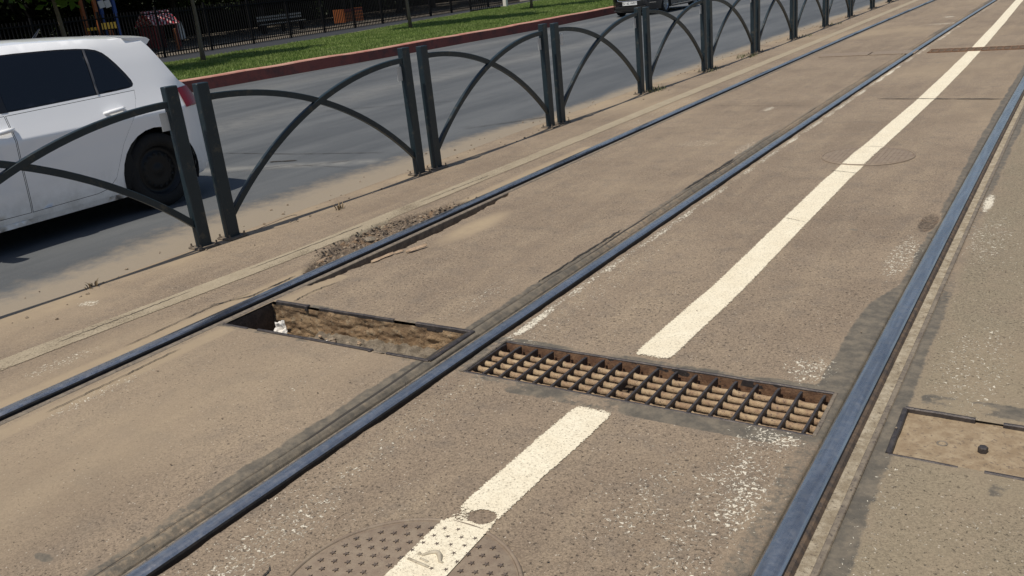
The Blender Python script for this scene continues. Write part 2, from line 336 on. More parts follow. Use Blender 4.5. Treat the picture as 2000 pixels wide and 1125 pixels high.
# ------------------------------------------------------------------ ground
def seg(u, y, a, b):
    a = np.array(a); b = np.array(b); d = b - a; t = np.clip(((u - a[0]) * d[0] + (y - a[1]) * d[1]) / (d @ d + 1e-9), 0, 1)
    return np.hypot(u - a[0] - t * d[0], y - a[1] - t * d[1])
def blob(u, y, c, rx, ry, soft=.5): return 1 - sst(1 - soft, 1 + soft, np.hypot((u - c[0]) / rx, (y - c[1]) / ry))
RX = {'R1': -3.66, 'R2': -2.10, 'R3': -.552, 'R4': .96}
HOLE = (-3.545, -2.235, 2.598, 2.930)          # open drain box
GRATE = (-2.045, -.622, 2.572, 2.893)
PLATE = (-.400, .80, 2.548, 2.862)
def attrs(u, y):
    nz = fbm(u, y, 5) - .5; nz2 = fbm(u, y, 14) - .5; nl = fbm(u * .6, y * .35, 1.2) - .5
    tar = np.zeros_like(u); wh = np.zeros_like(u); du = np.zeros_like(u); br = np.zeros_like(u)
    # bitumen joints along the rails
    e = np.interp(y, [0, 1.4, 2.1, 2.5, 2.95, 3.5, 3.8, 4.1, 6, 9, 20], [-.66, -.66, -.665, -.66, -.705, -.71, -.70, -.62, -.635, -.65, -.65]) + nz * .03
    tar = np.maximum(tar, sst(-.035, .02, u - e) * (u < -.5) * (.88 + nl * 1.2) * np.interp(y, [0, 2.6, 2.9, 4, 9, 30], [.66, .62, 1, 1, .75, .6]))
    e = np.interp(y, [0, 1.8, 2.4, 3.2, 4, 6, 30], [-.36, -.365, -.37, -.385, -.38, -.39, -.39]) + nz * .03
    tar = np.maximum(tar, sst(.03, -.03, u - e) * (u > -.5) * (u < 0) * (.68 + nl * 1.5))
    e = np.interp(y, [0, 2, 3, 6, 12, 30], [-2.305, -2.31, -2.30, -2.30, -2.29, -2.28]) + nz * .05
    tar = np.maximum(tar, sst(-.03, .02, u - e) * (u < -2.1) * np.interp(y, [0, 5, 12], [.80, .75, .6]) * (.85 + nl))
    for a in (-3.70,):
        tar = np.maximum(tar, (1 - sst(.02, .10, np.abs(u - a))) * (.35 + nl * 1.2) * (y > 7)); 
        du = np.maximum(du, (1 - sst(.05, .11, np.abs(u - a - -.03))) * .8 * (y < 7) * (u < -3.6))
    # round the drain box, the grate and the plate
    def frame(b, w):
        dx = np.maximum(np.maximum(b[0] - u, u - b[1]), 0); dy = np.maximum(np.maximum(b[2] - y, y - b[3]), 0); return 1 - sst(w * .4, w, np.hypot(dx, dy))
    tar = np.maximum(tar, frame(GRATE, .075) * (.62 + nz * .8)); tar = np.maximum(tar, frame((-1.75, -.75, 2.50, 2.6), .05) * (.7 + nz))
    tar = np.maximum(tar, frame(HOLE, .06) * (.40 + nz * .8)); tar = np.maximum(tar, frame(PLATE, .05) * (.25 + nz))
    tar = np.maximum(tar, frame((-.33, .6, 2.93, 2.97), .05) * (.75 + nz * 2)); tar = np.maximum(tar, frame((-.1, .6, 2.44, 2.47), .04) * (.25 + nz * 2))
    for (cx, cy, rx, ry, s) in ((-1.60, 2.33, .13, .06, .75), (-1.36, 1.72, .07, .05, 0), (-2.49, 1.02, .05, .02, .8), (-3.30, 2.99, .05, .016, .5), (-2.95, 3.12, .06, .018, .5), (-1.33, 9.9, .06, .09, .7),
                                (-.30, 1.9, .02, .06, .8), (-.19, 2.1, .03, .03, .6), (-.18, 3.4, .03, .04, .7), (-.10, 3.4, .03, .05, .8), (-.1, 4.6, .2, .5, .35), (-1.15, 2.27, .18, .07, .35), (-.75, 4.55, .05, .12, .55), (-1.62, 12.4, .06, .2, .7), (-2.55, 4.0, .03, .35, .35), (-1.75, 3.6, .05, .02, .4),
                                (-.05, 3.0, .2, .1, .45), (-1.0, 4.9, .04, .03, .6)):
        tar = np.maximum(tar, blob(u, y, (cx, cy), rx, ry, .8) * s * np.clip(.62 + nz * 2.2, 0, 1))
    # white paint remains
    wh = np.maximum(wh, blob(u, y, (-.76, 2.05), .13, .62, .6) * (.82 + 1.5 * nl + nz * .9))
    wh = np.maximum(wh, blob(u, y, (-.95, 1.75), .22, .6, .7) * (.46 + nz + nl)); wh = np.maximum(wh, blob(u, y, (-.72, 2.50), .10, .05, .6) * .8)
    wh = np.maximum(wh, blob(u, y, (-.76, 3.06), .10, .14, .5) * .62); wh = np.maximum(wh, blob(u, y, (-.68, 4.5), .08, .4, .5) * .6)
    wh = np.maximum(wh, (1 - sst(.012, .04, np.abs(u - (-2.035 + nz * .035)))) * np.interp(y, [0, 1, 2.3, 2.9, 3.0, 4.4, 6, 12, 25], [.9, .75, .35, .9, 1.25, 1.1, .9, 1.1, .6]) * (.75 + 1.2 * nl + nz))
    wh = np.maximum(wh, (1 - sst(.02, .12, np.abs(u + 1.93))) * .40 * (y < 4.5)); wh = np.maximum(wh, blob(u, y, (-2.45, 3.35), .10, .40, .7) * .42)
    for (cx, cy, rx, ry, s) in ((-2.72, 8.95, .05, .16, .8), (-2.78, 7.2, .22, .16, .48), (-2.33, 7.05, .06, .35, .55), (-2.5, 19.5, .12, .15, .9), (-2.35, 18.0, .4, .15, .7), (-.40, 5.6, .03, .22, 1.1), (-.33, 4.9, .12, .5, .5), (-.36, 2.1, .05, .5, .35),
                                (-4.65, 2.55, .07, .05, .8), (-4.40, 1.7, .10, .1, .7), (-3.95, 1.95, .08, .22, .5), (-3.42, 1.8, .05, .3, .5), (-3.5, 7, .1, 1.5, .3), (-3.85, 9, .08, 1.5, .4), (-1.9, 1.35, .1, .35, .55), (-2.62, 2.3, .04, .3, .3), (-.23, 3.3, .14, .5, .45), (.2, 2.1, .5, .6, .25),
                                (-2.55, 25, .15, .4, 1.0), (-2.1 + .45, 1.5, .2, .3, .25), (-.15, 5.0, .25, .8, .35)):
        wh = np.maximum(wh, blob(u, y, (cx, cy), rx, ry, .5) * s)
    # dust
    du = np.maximum(du, sst(-4.45, -4.9, u) * (.42 + nz * 1.4 + nl)); du = np.maximum(du, blob(u, y, (-2.95, 1.2), .4, 1.3, .7) * (.35 + nl))
    du = np.maximum(du, np.clip((nl * 2.2 + .1), 0, .5) * (u < -2.3)); du = np.maximum(du, np.clip(nl * 1.5, 0, .35))
    du = np.maximum(du, blob(u, y, (-3.27, 4.45), .09, .33, .6) * 1.0); du = np.maximum(du, (1 - sst(.03, .08, np.abs(u + 3.47))) * .7 * (y < 3.4) * (y > .3))
    # broken pavement along the left rail
    top = np.interp(y, [3.30, 3.5, 3.75, 4.05, 4.4, 4.8, 5.15], [-3.73, -3.82, -3.97, -4.04, -4.0, -3.88, -3.72]) + nz * .10 + nz2 * .05
    A = sst(-.012, .02, u - top) * (y > 3.25) * (y < 5.2) * (u < -3.6)
    rgt = np.interp(y, [3.20, 3.45, 3.8, 4.3, 4.8, 5.4], [-3.55, -3.50, -3.465, -3.455, -3.485, -3.55]) + nz2 * .05
    B = sst(.01, -.012, u - rgt) * (y > 3.2) * (y < 5.3) * (u > -3.6)
    br = np.maximum(A, B)
    C = blob(u, y, (-.655, 5.15), .045, .18, .5); br = np.maximum(br, C)
    tar = tar * (1 - br); wh = wh * (1 - br)
    gvl = (fbm(u, y, 40, 3) - .5)
    z = nl * .006 + nz2 * .0012
    edge = sst(0, .12, u - top)
    z = z - A * (.036 + .034 * sst(.4, .75, fbm(u, y, 9, 3)) * edge + .012 * edge) + A * gvl * .036 - B * .085 - C * .02
    # slight lips next to rail joints
    z = z + tar * .0015
    # wavy rubber/bitumen ridges left of R2
    k = (u > -2.34) & (u < -2.19)
    w = (fbm(u * 0, y, 2.2) - .5) * .035
    rid = np.where(k, -.012 * np.exp(-((u + 2.250 - w) / .007) ** 2) + .008 * np.exp(-((u + 2.228 - w) / .013) ** 2) - .006 * sst(-2.222, -2.20, u) * (1 + fbm(u, y, 30)), 0)
    du = np.maximum(du, k * .45 * np.exp(-((u + 2.225 - w) / .012) ** 2))
    z = z + rid
    return dict(olive=sst(-.44, -.36, u) * 1.0, tar=tar, white=wh, dust=np.clip(du, 0, 1) * (1 - br), broken=br), z
def yrows(y0, y1, near=.0125, far0=7.0):
    ys = []; y = y0; st = near
    while y < y1:
        ys.append(y); st = near if y < far0 else near * (1 + (y - far0) * .55)
        y += st
    ys.append(y1); return np.array(ys)
def strip(name, us, ys, hole=None, jag=None):
    """one sheet of paving between two rails; u is the distance across, bent along the track"""
    if hole:
        us = np.array(sorted(set([u for u in us if min(abs(u - hole[0]), abs(u - hole[1])) > .004] + [hole[0], hole[1]])))
        ys = np.array(sorted(set([y for y in ys if min(abs(y - hole[2]), abs(y - hole[3])) > .004] + [hole[2], hole[3]])))
    U, Y = np.meshgrid(us, ys); at, z = attrs(U, Y)
    UU = U.copy()
    if jag:
        for side, amp in jag.items():
            w = amp * (fbm(Y[:, 0], Y[:, 0] * 0 + 3.7, 9, 5) - .35)
            i = 0 if side == 'l' else -1; UU[:, i] += w if side == 'l' else -w
    if hole:
        inn = (U > hole[0] + .001) & (U < hole[1] - .001) & (Y > hole[2] + .001) & (Y < hole[3] - .001)
        near = (np.abs(U - np.clip(U, hole[0], hole[1])) + np.abs(Y - np.clip(Y, hole[2], hole[3]))) < .03
        z = np.where(near, z * .1, z)
    X = UU + bend(Y)
    nr, nc = U.shape; idx = np.arange(nr * nc).reshape(nr, nc)
    q = np.stack([idx[:-1, :-1], idx[:-1, 1:], idx[1:, 1:], idx[1:, :-1]], -1)
    if hole:
        cu = (us[:-1] + us[1:]) / 2; cy = (ys[:-1] + ys[1:]) / 2; CU, CY = np.meshgrid(cu, cy)
        keep = ~((CU > hole[0]) & (CU < hole[1]) & (CY > hole[2]) & (CY < hole[3])); q = q[keep]
    q = q.reshape(-1, 4)
    v = np.stack([X, Y, z], -1).reshape(-1, 3); n0 = len(v)
    A = {k: a.reshape(-1) for k, a in at.items()}
    # turned-down edges so the sheet has thickness
    for col in (0, nc - 1):
        e = idx[:, col]; ve = v[e].copy(); ve[:, 2] -= .09; b = len(v); v = np.vstack([v, ve])
        for k in A: A[k] = np.concatenate([A[k], A[k][e]])
        A['tar'][b:] = 1.0
        a_ = e[:-1]; c_ = e[1:]; d_ = b + np.arange(nr - 1); f = np.stack([a_, c_, d_ + 1, d_] if col == 0 else [c_, a_, d_, d_ + 1], -1); q = np.vstack([q, f])
    o = link(name, mkmesh(name, v, q, M['paving'], True, attrs=A)); tag(o, kind='structure'); return o
YS = yrows(-1.2, 60)
YSf = np.concatenate([np.arange(-1.2, .95, .10), yrows(.95, 60, .0125, 6.0)])
strip('track_verge', np.concatenate([np.arange(-4.95, -4.1, .022), np.linspace(-4.1, -3.706, 30)]), YSf, jag={'r': .006})
strip('track_paving_left', np.concatenate([np.linspace(-3.556, -3.40, 14), np.arange(-3.38, -2.36, .022), np.linspace(-2.35, -2.200, 26)]), YSf, HOLE, jag={'l': .006, 'r': .006})
strip('middle_paving', np.concatenate([np.linspace(-2.076, -1.95, 9), np.arange(-1.93, -.73, .022), np.linspace(-.72, -.593, 11)]), YSf, GRATE, jag={'l': .020, 'r': .004})
strip('track_paving_right', np.concatenate([np.linspace(-.436, -.30, 11), np.arange(-.28, .79, .03), [.80]]), YSf, (PLATE[0], PLATE[1] - .004, PLATE[2], PLATE[3]), jag={})
strip('outer_verge', np.arange(1.0, 5.2, .12), YSf, jag={})

# carriageway west of the fence
def road():
    us = np.concatenate([np.arange(-4.95, -6.6, -.03), np.arange(-6.6, -16.9, -.25)])[::-1]; ys = yrows(-6, 120, .05, 7)
    U, Y = np.meshgrid(us, ys); X = U + np.where(U > -5.5, 1, 0) * bend(Y) + np.where(U <= -5.5, bend(Y) * .8, 0)
    nl = fbm(U, Y, .8) - .5
    dust = np.clip(1.05 - (-4.95 - U) / np.interp(Y, [0, 2.5, 4.5, 5.8, 9, 30], [.62, .70, .95, .8, .45, .35]) + nl * .5, 0, 1)
    pale = np.maximum(0, 1 - seg(U, Y, (-7.6, 5.5), (-5.7, 6.15)) / .17) + .5 * np.maximum(0, 1 - np.abs(U + 9.8 + nl) / .8) + .4 * np.clip(1 - np.abs(U + 13.4) / .8, 0, 1)
    z = nl * .006 + .0 * U
    z = np.where(U > -5.0, (fbm(U, Y, 1) * 0), z)
    v = np.stack([X, Y, z - .001], -1).reshape(-1, 3); nr, nc = U.shape; idx = np.arange(nr * nc).reshape(nr, nc)
    q = np.stack([idx[:-1, :-1], idx[:-1, 1:], idx[1:, 1:], idx[1:, :-1]], -1).reshape(-1, 4)
    tag(link('road', mkmesh('road', v, q, M['road'], True, attrs=dict(dust=dust.ravel(), pale=np.clip(pale, 0, 1).ravel()))), kind='structure')
road()
tag(link('ground', mkmesh('ground', [(-350, -150, -.62), (350, -150, -.62), (350, 500, -.62), (-350, 500, -.62)], [(0, 1, 2, 3)], M['ground'])), kind='structure')

# ------------------------------------------------------------------ painted lines
def kn(pts):
    a = np.array(pts); return lambda y: np.interp(y, a[:, 0], a[:, 1])
CU = kn([(0, -1.38), (1.4, -1.382), (1.76, -1.397), (2.5, -1.373), (2.97, -1.366), (3.84, -1.344), (5, -1.352), (6, -1.36), (7.3, -1.343), (9.46, -1.315), (11.5, -1.318), (13.7, -1.345), (17.5, -1.43), (23, -1.60), (30, -1.85), (60, -2.6)])
LU = kn([(-1, -4.36), (2, -4.22), (3.7, -4.09), (8, -4.06), (16, -4.03), (22, -4.10), (30, -4.2), (60, -4.6)])
def line(name, U, hw, y0, y1, m, label, wearf, z=.003, cols=22, jag=.0015, dy=.02):
    ys = [y0]
    while ys[-1] < y1: ys.append(min(y1, ys[-1] + (dy if ys[-1] < 6 else dy * (1 + (ys[-1] - 6) * .6))))
    ys = np.array(ys); t = np.linspace(-1, 1, cols); T, Y = np.meshgrid(t, ys)
    Uc = U(Y) + T * hw * (1 + (fbm(Y, Y * 0, .9) - .5) * .12); _, zz = attrs(Uc, Y)
    X = Uc + bend(Y) + (np.abs(T) > .99) * jag * (vn(Y * 60, T * 9) - .5) * 2
    wear = sst(.78, 1.0, np.abs(T)) * .42 + wearf(T, Y, Uc)
    v = np.stack([X, Y, zz + z], -1).reshape(-1, 3); nr, nc = T.shape; idx = np.arange(nr * nc).reshape(nr, nc)
    q = np.stack([idx[:-1, :-1], idx[:-1, 1:], idx[1:, 1:], idx[1:, :-1]], -1).reshape(-1, 4)
    o = link(name, mkmesh(name, v, q, m, True, attrs=dict(wear=wear.ravel()))); tag(o, label, 'road marking', None if label else None, 'structure'); return o
def endw(y, a, b, w=.05): return .9 * (1 - sst(a, a + w, y)) + .9 * sst(b - w, b, y)
def wear_near(T, Y, U):
    w = endw(Y, -9, 2.50, .07) * .55 + .30 * (fbm(U, Y, 9) - .38)
    w = w + blob(U, Y, (-1.372, 1.742), .034, .028, .5) * 1.2 + blob(U, Y, (-1.44, 1.73), .04, .04, .5) * .25 + .22 * (fbm(U, Y, 3) - .5)
    return w
line('lane_line', CU, .080, .4, 2.50, M['cream'], None, wear_near)
line('lane_line', CU, .084, 2.945, 60, M['cream'], None, lambda T, Y, U: endw(Y, 2.945, 999, .05) * .5 + .12 * (fbm(U, Y, 5) - .55), dy=.03)
line('track_edge_line', LU, .088, -1, 60, M['dusty'], None, lambda T, Y, U: .08 + .35 * (fbm(U, Y * .5, 5) - .5) - sst(6, 12, Y) * .18)

# cracks and joints as thin dark ribbons
def ribbon(name, pts, w, m=None, z=.0045, n=60, jag=.01):
    P = np.array(pts, float); s = np.concatenate([[0], np.cumsum(np.hypot(*np.diff(P, axis=0).T))]); t = np.linspace(0, s[-1], n)
    x = np.interp(t, s, P[:, 0]); y = np.interp(t, s, P[:, 1]); k = (fbm(t, t * 0 + P[0, 0] * 7, 12 / max(s[-1], .5) * 3, 4) - .5) * jag * 2
    d = (P[-1] - P[0]) / np.hypot(*(P[-1] - P[0])); nx, ny = -d[1], d[0]; x = x + nx * k; y = y + ny * k
    wd = w * (.25 + 1.1 * vn(t * 14, t * 0 + 5)) * np.minimum(1, np.minimum(t, s[-1] - t) / (s[-1] * .1) + .05)
    _, zz = attrs(x, y); z0 = zz + z
    v = np.concatenate([np.stack([x + bend(y) + nx * wd / 2, y + ny * wd / 2, z0], -1), np.stack([x + bend(y) - nx * wd / 2, y - ny * wd / 2, z0], -1)])
    a = np.arange(n - 1); q = np.stack([a, a + 1, a + 1 + n, a + n], -1)
    return tag(link(name, mkmesh(name, v, q, m or M['crack'])), kind='structure')
for p, w in (([(-3.80, 2.2), (-3.83, 2.75), (-3.78, 3.0)], .008), ([(-3.86, 2.75), (-3.74, 2.95), (-3.75, 3.3)], .012), ([(-4.15, 3.3), (-4.10, 4.3)], .008), ([(-4.22, 2.1), (-4.18, 2.9)], .008), ([(-4.10, 4.9), (-4.06, 5.8)], .007),
             ([(-3.42, 2.96), (-3.44, 3.12), (-3.40, 3.3)], .008), ([(-3.47, 1.6), (-3.49, 2.3)], .007), ([(-1.78, 9.5), (-.62, 9.36)], .03),
             ([(-3.5, 9.2), (-2.3, 9.1)], .006), ([(-1.46, 7.06), (-1.24, 7.05)], .010), ([(-1.46, 6.3), (-1.27, 6.24)], .008),
             ([(-1.42, 5.05), (-1.28, 4.98)], .004), ([(-2.28, 5.6), (-2.27, 6.6)], .02), ([(-2.29, 3.6), (-2.285, 4.6)], .014), ([(-1.72, 1.05), (-1.80, 1.3)], .006), ([(.1, 3.0), (.5, 3.4)], .008)):
    ribbon('pavement_crack', p, w)
for p, w in (([(-8.1, 6.33), (-6.9, 6.38), (-5.75, 6.55)], .014), ([(-6.7, 5.6), (-5.9, 6.2)], .010), ([(-7.3, 5.2), (-6.5, 5.9), (-5.6, 5.9)], .008), ([(-6.9, 6.0), (-6.6, 6.1)], .05), ([(-9.5, 9.0), (-7.2, 9.9)], .012), ([(-5.75, 7.8), (-5.05, 8.6)], .02), ([(-13.5, 14.9), (-12.5, 15.5)], .03)):
    ribbon('road_crack', p, w, z=.006)

def rubber_gap():
    ys = np.arange(.4, 22, .03); w = (fbm(ys * 0, ys, 2.2) - .5) * .035; hw = .0012 + .0065 * np.clip((vn(ys * 1.9, ys * 0 + 2) - .45) * 2.2, 0, 1) * (ys < 9); u = -2.252 + w; x = u + bend(ys); _, zz = attrs(u, ys); n = len(ys)
    z1 = np.maximum(zz + .009, .0)
    v = np.concatenate([np.stack([x - hw, ys, z1], -1), np.stack([x + hw, ys, z1], -1)]); a = np.arange(n - 1)
    tag(link('rubber_gap', mkmesh('rubber_gap', v, np.stack([a, a + n, a + 1 + n, a + 1], -1), M['crack'])), kind='structure')
rubber_gap()
# ------------------------------------------------------------------ rails
def rail(name, prof, side, label, headmat, y0=-1.2, y1=60, sandy=False):
    """prof pieces: list of (part name, [(u,z)...] closed outline, material)"""
    root = empty(name, (prof[0][1][0][0], 0, 0)); tag(root, label, 'rail', 'tram rails set in the paving')
    ys = list(np.arange(y0, 12, .25)) + list(np.arange(12, y1 + 1, 1.0)); bx = prof[0][1][0][0]
    for pn, ol, m, wob in prof:
        V = []; n = len(ol)
        for y in ys:
            k = wob * (float(fbm(np.array([y * 1.0]), np.array([1.7]), 1.3)[0]) - .5)
            for (u, z) in ol: V.append((u - bx + bend(y) + k, y, z))
        F = [(i * n + j, i * n + (j + 1) % n, (i + 1) * n + (j + 1) % n, (i + 1) * n + j) for i in range(len(ys) - 1) for j in range(n)]
        F += [tuple(range(n))[::-1], tuple((len(ys) - 1) * n + j for j in range(n))]
        zt = max(q[1] for q in ol); MI = [1 if (pn == 'rail_head' and (ol[k % n][1] + ol[(k + 1) % n][1]) / 2 < zt - .007) else 0 for k in range(len(F) - 2)] + [0, 0]
        o = link(pn, mkmesh(pn, V, F, [m, M['headside']], False, MI), root)
        me = o.data
    return root
def head(c, w, z, side):    # a rounded running surface; side +1 = gauge side to the right
    h = w / 2; return [(c - h + .02, -.12), (c + h - .02, -.12), (c + h - .02, -.045), (c + h, -.028), (c + h, z - .016), (c + h - .0025, z - .009), (c + h - .009, z - .0035), (c + h - .020, z - .0005), (c, z), (c - h + .020, z - .0005), (c - h + .009, z - .0035), (c - h + .0025, z - .009), (c - h, z - .016), (c - h, -.028), (c - h + .02, -.045)]
def rect(a, b, z0, z1, bev=.003): return [(a, z0), (b, z0), (b, z1 - bev), (b - bev, z1), (a + bev, z1), (a, z1 - bev)]
rail('tram_rail', [('rail_head', head(-3.674, .076, .013, 1), M['railw'], 0), ('groove_bed', rect(-3.636, -3.590, -.12, -.040), M['groovedark'], 0), ('guard_lip', rect(-3.598, -3.560, -.12, .001), M['lip'], 0)], 1,
     'scuffed dark blue tram rail farthest left, running past the open drain box and broken pavement', None)
rail('tram_rail', [('rail_head', head(-2.130, .063, .015, -1), M['rail'], 0), ('groove_bed', rect(-2.202, -2.174, -.12, -.018), M['groovedark'], 0), ('guard_lip', rect(-2.176, -2.163, -.12, .003), M['lip'], .004)], -1,
     'shiny tram rail between the open drain box and the iron grate', None)
rail('tram_rail', [('rail_head', head(-.553, .073, .011, 1), M['rail'], 0), ('groove_bed', rect(-.499, -.456, -.12, -.017), M['groovesand'], 0), ('guard_lip', rect(-.458, -.438, -.12, -.001), M['lip'], .004), ('rusty_flank', [(-.518, -.12), (-.497, -.12), (-.497, -.020), (-.506, -.008), (-.518, -.005)], M['railside'], 0)], 1,
     'wide blue polished tram rail with a sand filled groove, right of the iron grate', None)
rail('tram_rail', [('rail_head', head(.95, .086, .010, -1), M['rail'], 0), ('groove_bed', rect(.85, .907, -.12, -.024), M['groovesand'], 0), ('guard_lip', rect(.802, .85, -.12, -.001), M['darklip'], 0)], -1,
     'farthest right tram rail beyond the bolted steel cover', None)
# fill under rails so no gaps show through
for a, b in ((-3.71, -3.54), (-2.20, -2.02), (-.61, -.39), (.79, 1.01)):
    ys = np.arange(-1.2, 61, 2.0); v = []; 
    for y in ys: v += [(a + bend(y), y, -.085), (b + bend(y), y, -.085)]
    if a > -3: tag(link('rail_bed', mkmesh('rail_bed', v, [(2 * i, 2 * i + 1, 2 * i + 3, 2 * i + 2) for i in range(len(ys) - 1)], M['pitdark'])), kind='structure')  # near-black bed colour stands in for shade beside the rail heads

# ------------------------------------------------------------------ drain box without its lid
def gridsurf(name, A, Bv, Cv, nx, ny, disp, m, parent, seed=0, n_=None):
    """rectangle A + s*Bv + t*Cv displaced along its normal by noise"""
    A, Bv, Cv = Vector(A), Vector(Bv), Vector(Cv); nn = n_ or Bv.cross(Cv).normalized(); V = []
    for j in range(ny + 1):
        for i in range(nx + 1):
            p = A + Bv * (i / nx) + Cv * (j / ny); q = Vector((p.x * 13, p.y * 13 + seed, p.z * 26))
            f = (mnoise.fractal(q, 1, 2.1, 5) + .6 * max(0, mnoise.noise(q * 2.3)))
            V.append(p + nn * disp * f)
    F = [(j * (nx + 1) + i, j * (nx + 1) + i + 1, (j + 1) * (nx + 1) + i + 1, (j + 1) * (nx + 1) + i) for j in range(ny) for i in range(nx)]
    return link(name, mkmesh(name, V, F, m, True), parent)
x0, x1, y0, y1 = HOLE
db = empty('drain_box', (0, 0, 0)); tag(db, 'open rectangular drain box with earth walls and missing lid between the two left rails', 'drain')
gridsurf('earth_wall', (x0, y1 - .004, -.36), (x1 - x0, 0, 0), (0, -.004, .35), 190, 56, .008, M['earth'], db, 1, Vector((0, -1, 0)))
gridsurf('near_wall', (x0, y0 + .004, -.36), (x1 - x0, 0, 0), (0, 0, .352), 60, 14, .006, M['earth'], db, 9, Vector((0, 1, 0)))
gridsurf('end_wall', (x1 - .004, y0, -.36), (0, y1 - y0, 0), (0, 0, .352), 26, 20, .008, M['earth'], db, 12, Vector((-1, 0, 0)))
b = MB(); b.box((x0 - .005, (y0 + y1) / 2, -.165), (.012, y1 - y0 + .06, .31)); b.box((x0 + .03, (y0 + y1) / 2, -.34), (.08, y1 - y0, .02)); b.build('rail_web', M['iron'], db)
def drainfloor():
    nx, ny = 150, 36; V = []
    for j in range(ny + 1):
        for i in range(nx + 1):
            x = x0 + (x1 - x0) * i / nx; y = y0 + (y1 - y0) * j / ny; s = i / nx
            z = -.36 + .232 * float(sst(.13, .26, s)) + .012 * float(sst(.3, 1, s)) + .022 * mnoise.fractal(Vector((x * 22, y * 22, 3)), 1, 2.1, 4) 
            
            V.append((x, y, z))
    F = [(j * (nx + 1) + i, j * (nx + 1) + i + 1, (j + 1) * (nx + 1) + i + 1, (j + 1) * (nx + 1) + i) for j in range(ny) for i in range(nx)]
    mi = [(2 if (k % nx) < nx * .17 else 0) for k in range(len(F))]  # left end of the floor gets shade painted into its colour
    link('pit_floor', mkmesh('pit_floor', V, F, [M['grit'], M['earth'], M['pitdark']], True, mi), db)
drainfloor()
def rimbar(a, b_, parent, w=.013, h=.022, z=.003, name='rim_bar', m=None, lean=0):
    a = Vector((*a, 0)); b_ = Vector((*b_, 0)); d = b_ - a; bb = MB(); n = max(2, int(d.length / .05)); ang = math.atan2(d.y, d.x)
    pr = [(-w / 2, -h), (w / 2, -h), (w / 2, -.004), (w / 2 - .003, 0), (-w / 2 + .003, 0), (-w / 2, -.004)]; V = []; nx, ny = -math.sin(ang), math.cos(ang)
    for i in range(n + 1):
        p = a + d * i / n; k = (mnoise.noise(p * 13) * .0016); zz = z + mnoise.noise(p * 9 + Vector((0, 0, 5))) * .0015
        for (q, r) in pr: V.append((p.x + nx * (q + k), p.y + ny * (q + k), r + zz))
    F = [(i * 6 + j, i * 6 + (j + 1) % 6, (i + 1) * 6 + (j + 1) % 6, (i + 1) * 6 + j) for i in range(n) for j in range(6)] + [tuple(range(6))[::-1], tuple(n * 6 + j for j in range(6))]
    bb.add(V, F); return bb.build(name, m or M['iron'], parent)
rimbar((x0 + .03, y1 + .004), (-3.285, y1 + .003), db, .020, .03, .008); rimbar((-3.20, y1 + .004), (-2.70, y1 + .004), db, .014, .03, .004); rimbar((-2.56, y1 + .002), (x1 + .006, y1 + .003), db, .018, .03, .007)
rimbar((x1 + .005, y1 + .004), (x1 + .008, y0 - .004), db, .022, .03, .009)
rimbar((x1 + .008, y0 - .002), (-2.462, y0 - .003), db, .015, .022, .008); rimbar((-2.56, y0 - .003), (-3.29, y0 - .003), db, .015, .022, .008); rimbar((-3.36, y0 - .004), (x0 + .005, y0 - .006), db, .015, .022, .005)
bb = MB(); bb.box((-2.556, y0 - .004, -.006), (.018, .026, .03), bev=.003); bb.build('hinge_lug', M['iron'], db); bb = MB(); bb.box((-3.283, y1 - .002, -.006), (.02, .03, .03), bev=.003); bb.build('hinge_lug', M['iron'], db)
gridsurf('mud_crust', (-2.56, y0 - .012, .004), (.085, 0, 0), (0, .05, -.02), 10, 8, .006, M['grit'], db, 3, Vector((0, 0, 1)))

def rock(c, r, seed, sq=(1, 1, .7)):
    v = []; f = []
    t = (1 + 5 ** .5) / 2; base = [(-1, t, 0), (1, t, 0), (-1, -t, 0), (1, -t, 0), (0, -1, t), (0, 1, t), (0, -1, -t), (0, 1, -t), (t, 0, -1), (t, 0, 1), (-t, 0, -1), (-t, 0, 1)]
    fs = [(0, 11, 5), (0, 5, 1), (0, 1, 7), (0, 7, 10), (0, 10, 11), (1, 5, 9), (5, 11, 4), (11, 10, 2), (10, 7, 6), (7, 1, 8), (3, 9, 4), (3, 4, 2), (3, 2, 6), (3, 6, 8), (3, 8, 9), (4, 9, 5), (2, 4, 11), (6, 2, 10), (8, 6, 7), (9, 8, 1)]
    rr = random.Random(seed); a = rr.random() * 6.28
    for p in base:
        k = r / 1.9 * (.7 + .6 * rr.random()); x, y, z = p[0] * k * sq[0], p[1] * k * sq[1], p[2] * k * sq[2]
        v.append((c[0] + x * math.cos(a) - y * math.sin(a), c[1] + x * math.sin(a) + y * math.cos(a), c[2] + z))
    return v, fs
def gz(x, y):
    u = x - bend(y); _, z = attrs(np.array([u]), np.array([y])); return float(z[0])
def rocks(name, pts, m, label, cat, kind='stuff'):
    b = MB()
    for i, (x, y, z, r) in enumerate(pts): b.add(*rock((x, y, z), r, i * 7 + 1))
    o = b.build(name, m); tag(o, label, cat, kind=kind); return o
pts = []
while len(pts) < 520:
    y = rnd.uniform(3.3, 5.15); u = rnd.uniform(-4.08, -3.72); at, z = attrs(np.array([u]), np.array([y]))
    if at['broken'][0] > .5: pts.append((u + bend(y), y, float(z[0]) + .002, rnd.choice((.004, .005, .006, .007, .009, .013))))
rocks('rubble', pts, M['stone'], 'broken asphalt rubble lying in the pothole left of the first rail', 'rubble')
pts = []
while len(pts) < 260:
    y = rnd.uniform(3.28, 5.15); tp = float(np.interp(y, [3.30, 3.5, 3.75, 4.05, 4.4, 4.8, 5.15], [-3.73, -3.82, -3.97, -4.04, -4.0, -3.88, -3.72])); u = tp + rnd.gauss(.035, .03)
    if u > -3.72: continue
    if vn(np.array([y * 4.0]), np.array([.5]))[0] < .35: continue
    pts.append((u + bend(y), y, gz(u + bend(y), y) + .002, rnd.choice((.004, .005, .007, .010))))
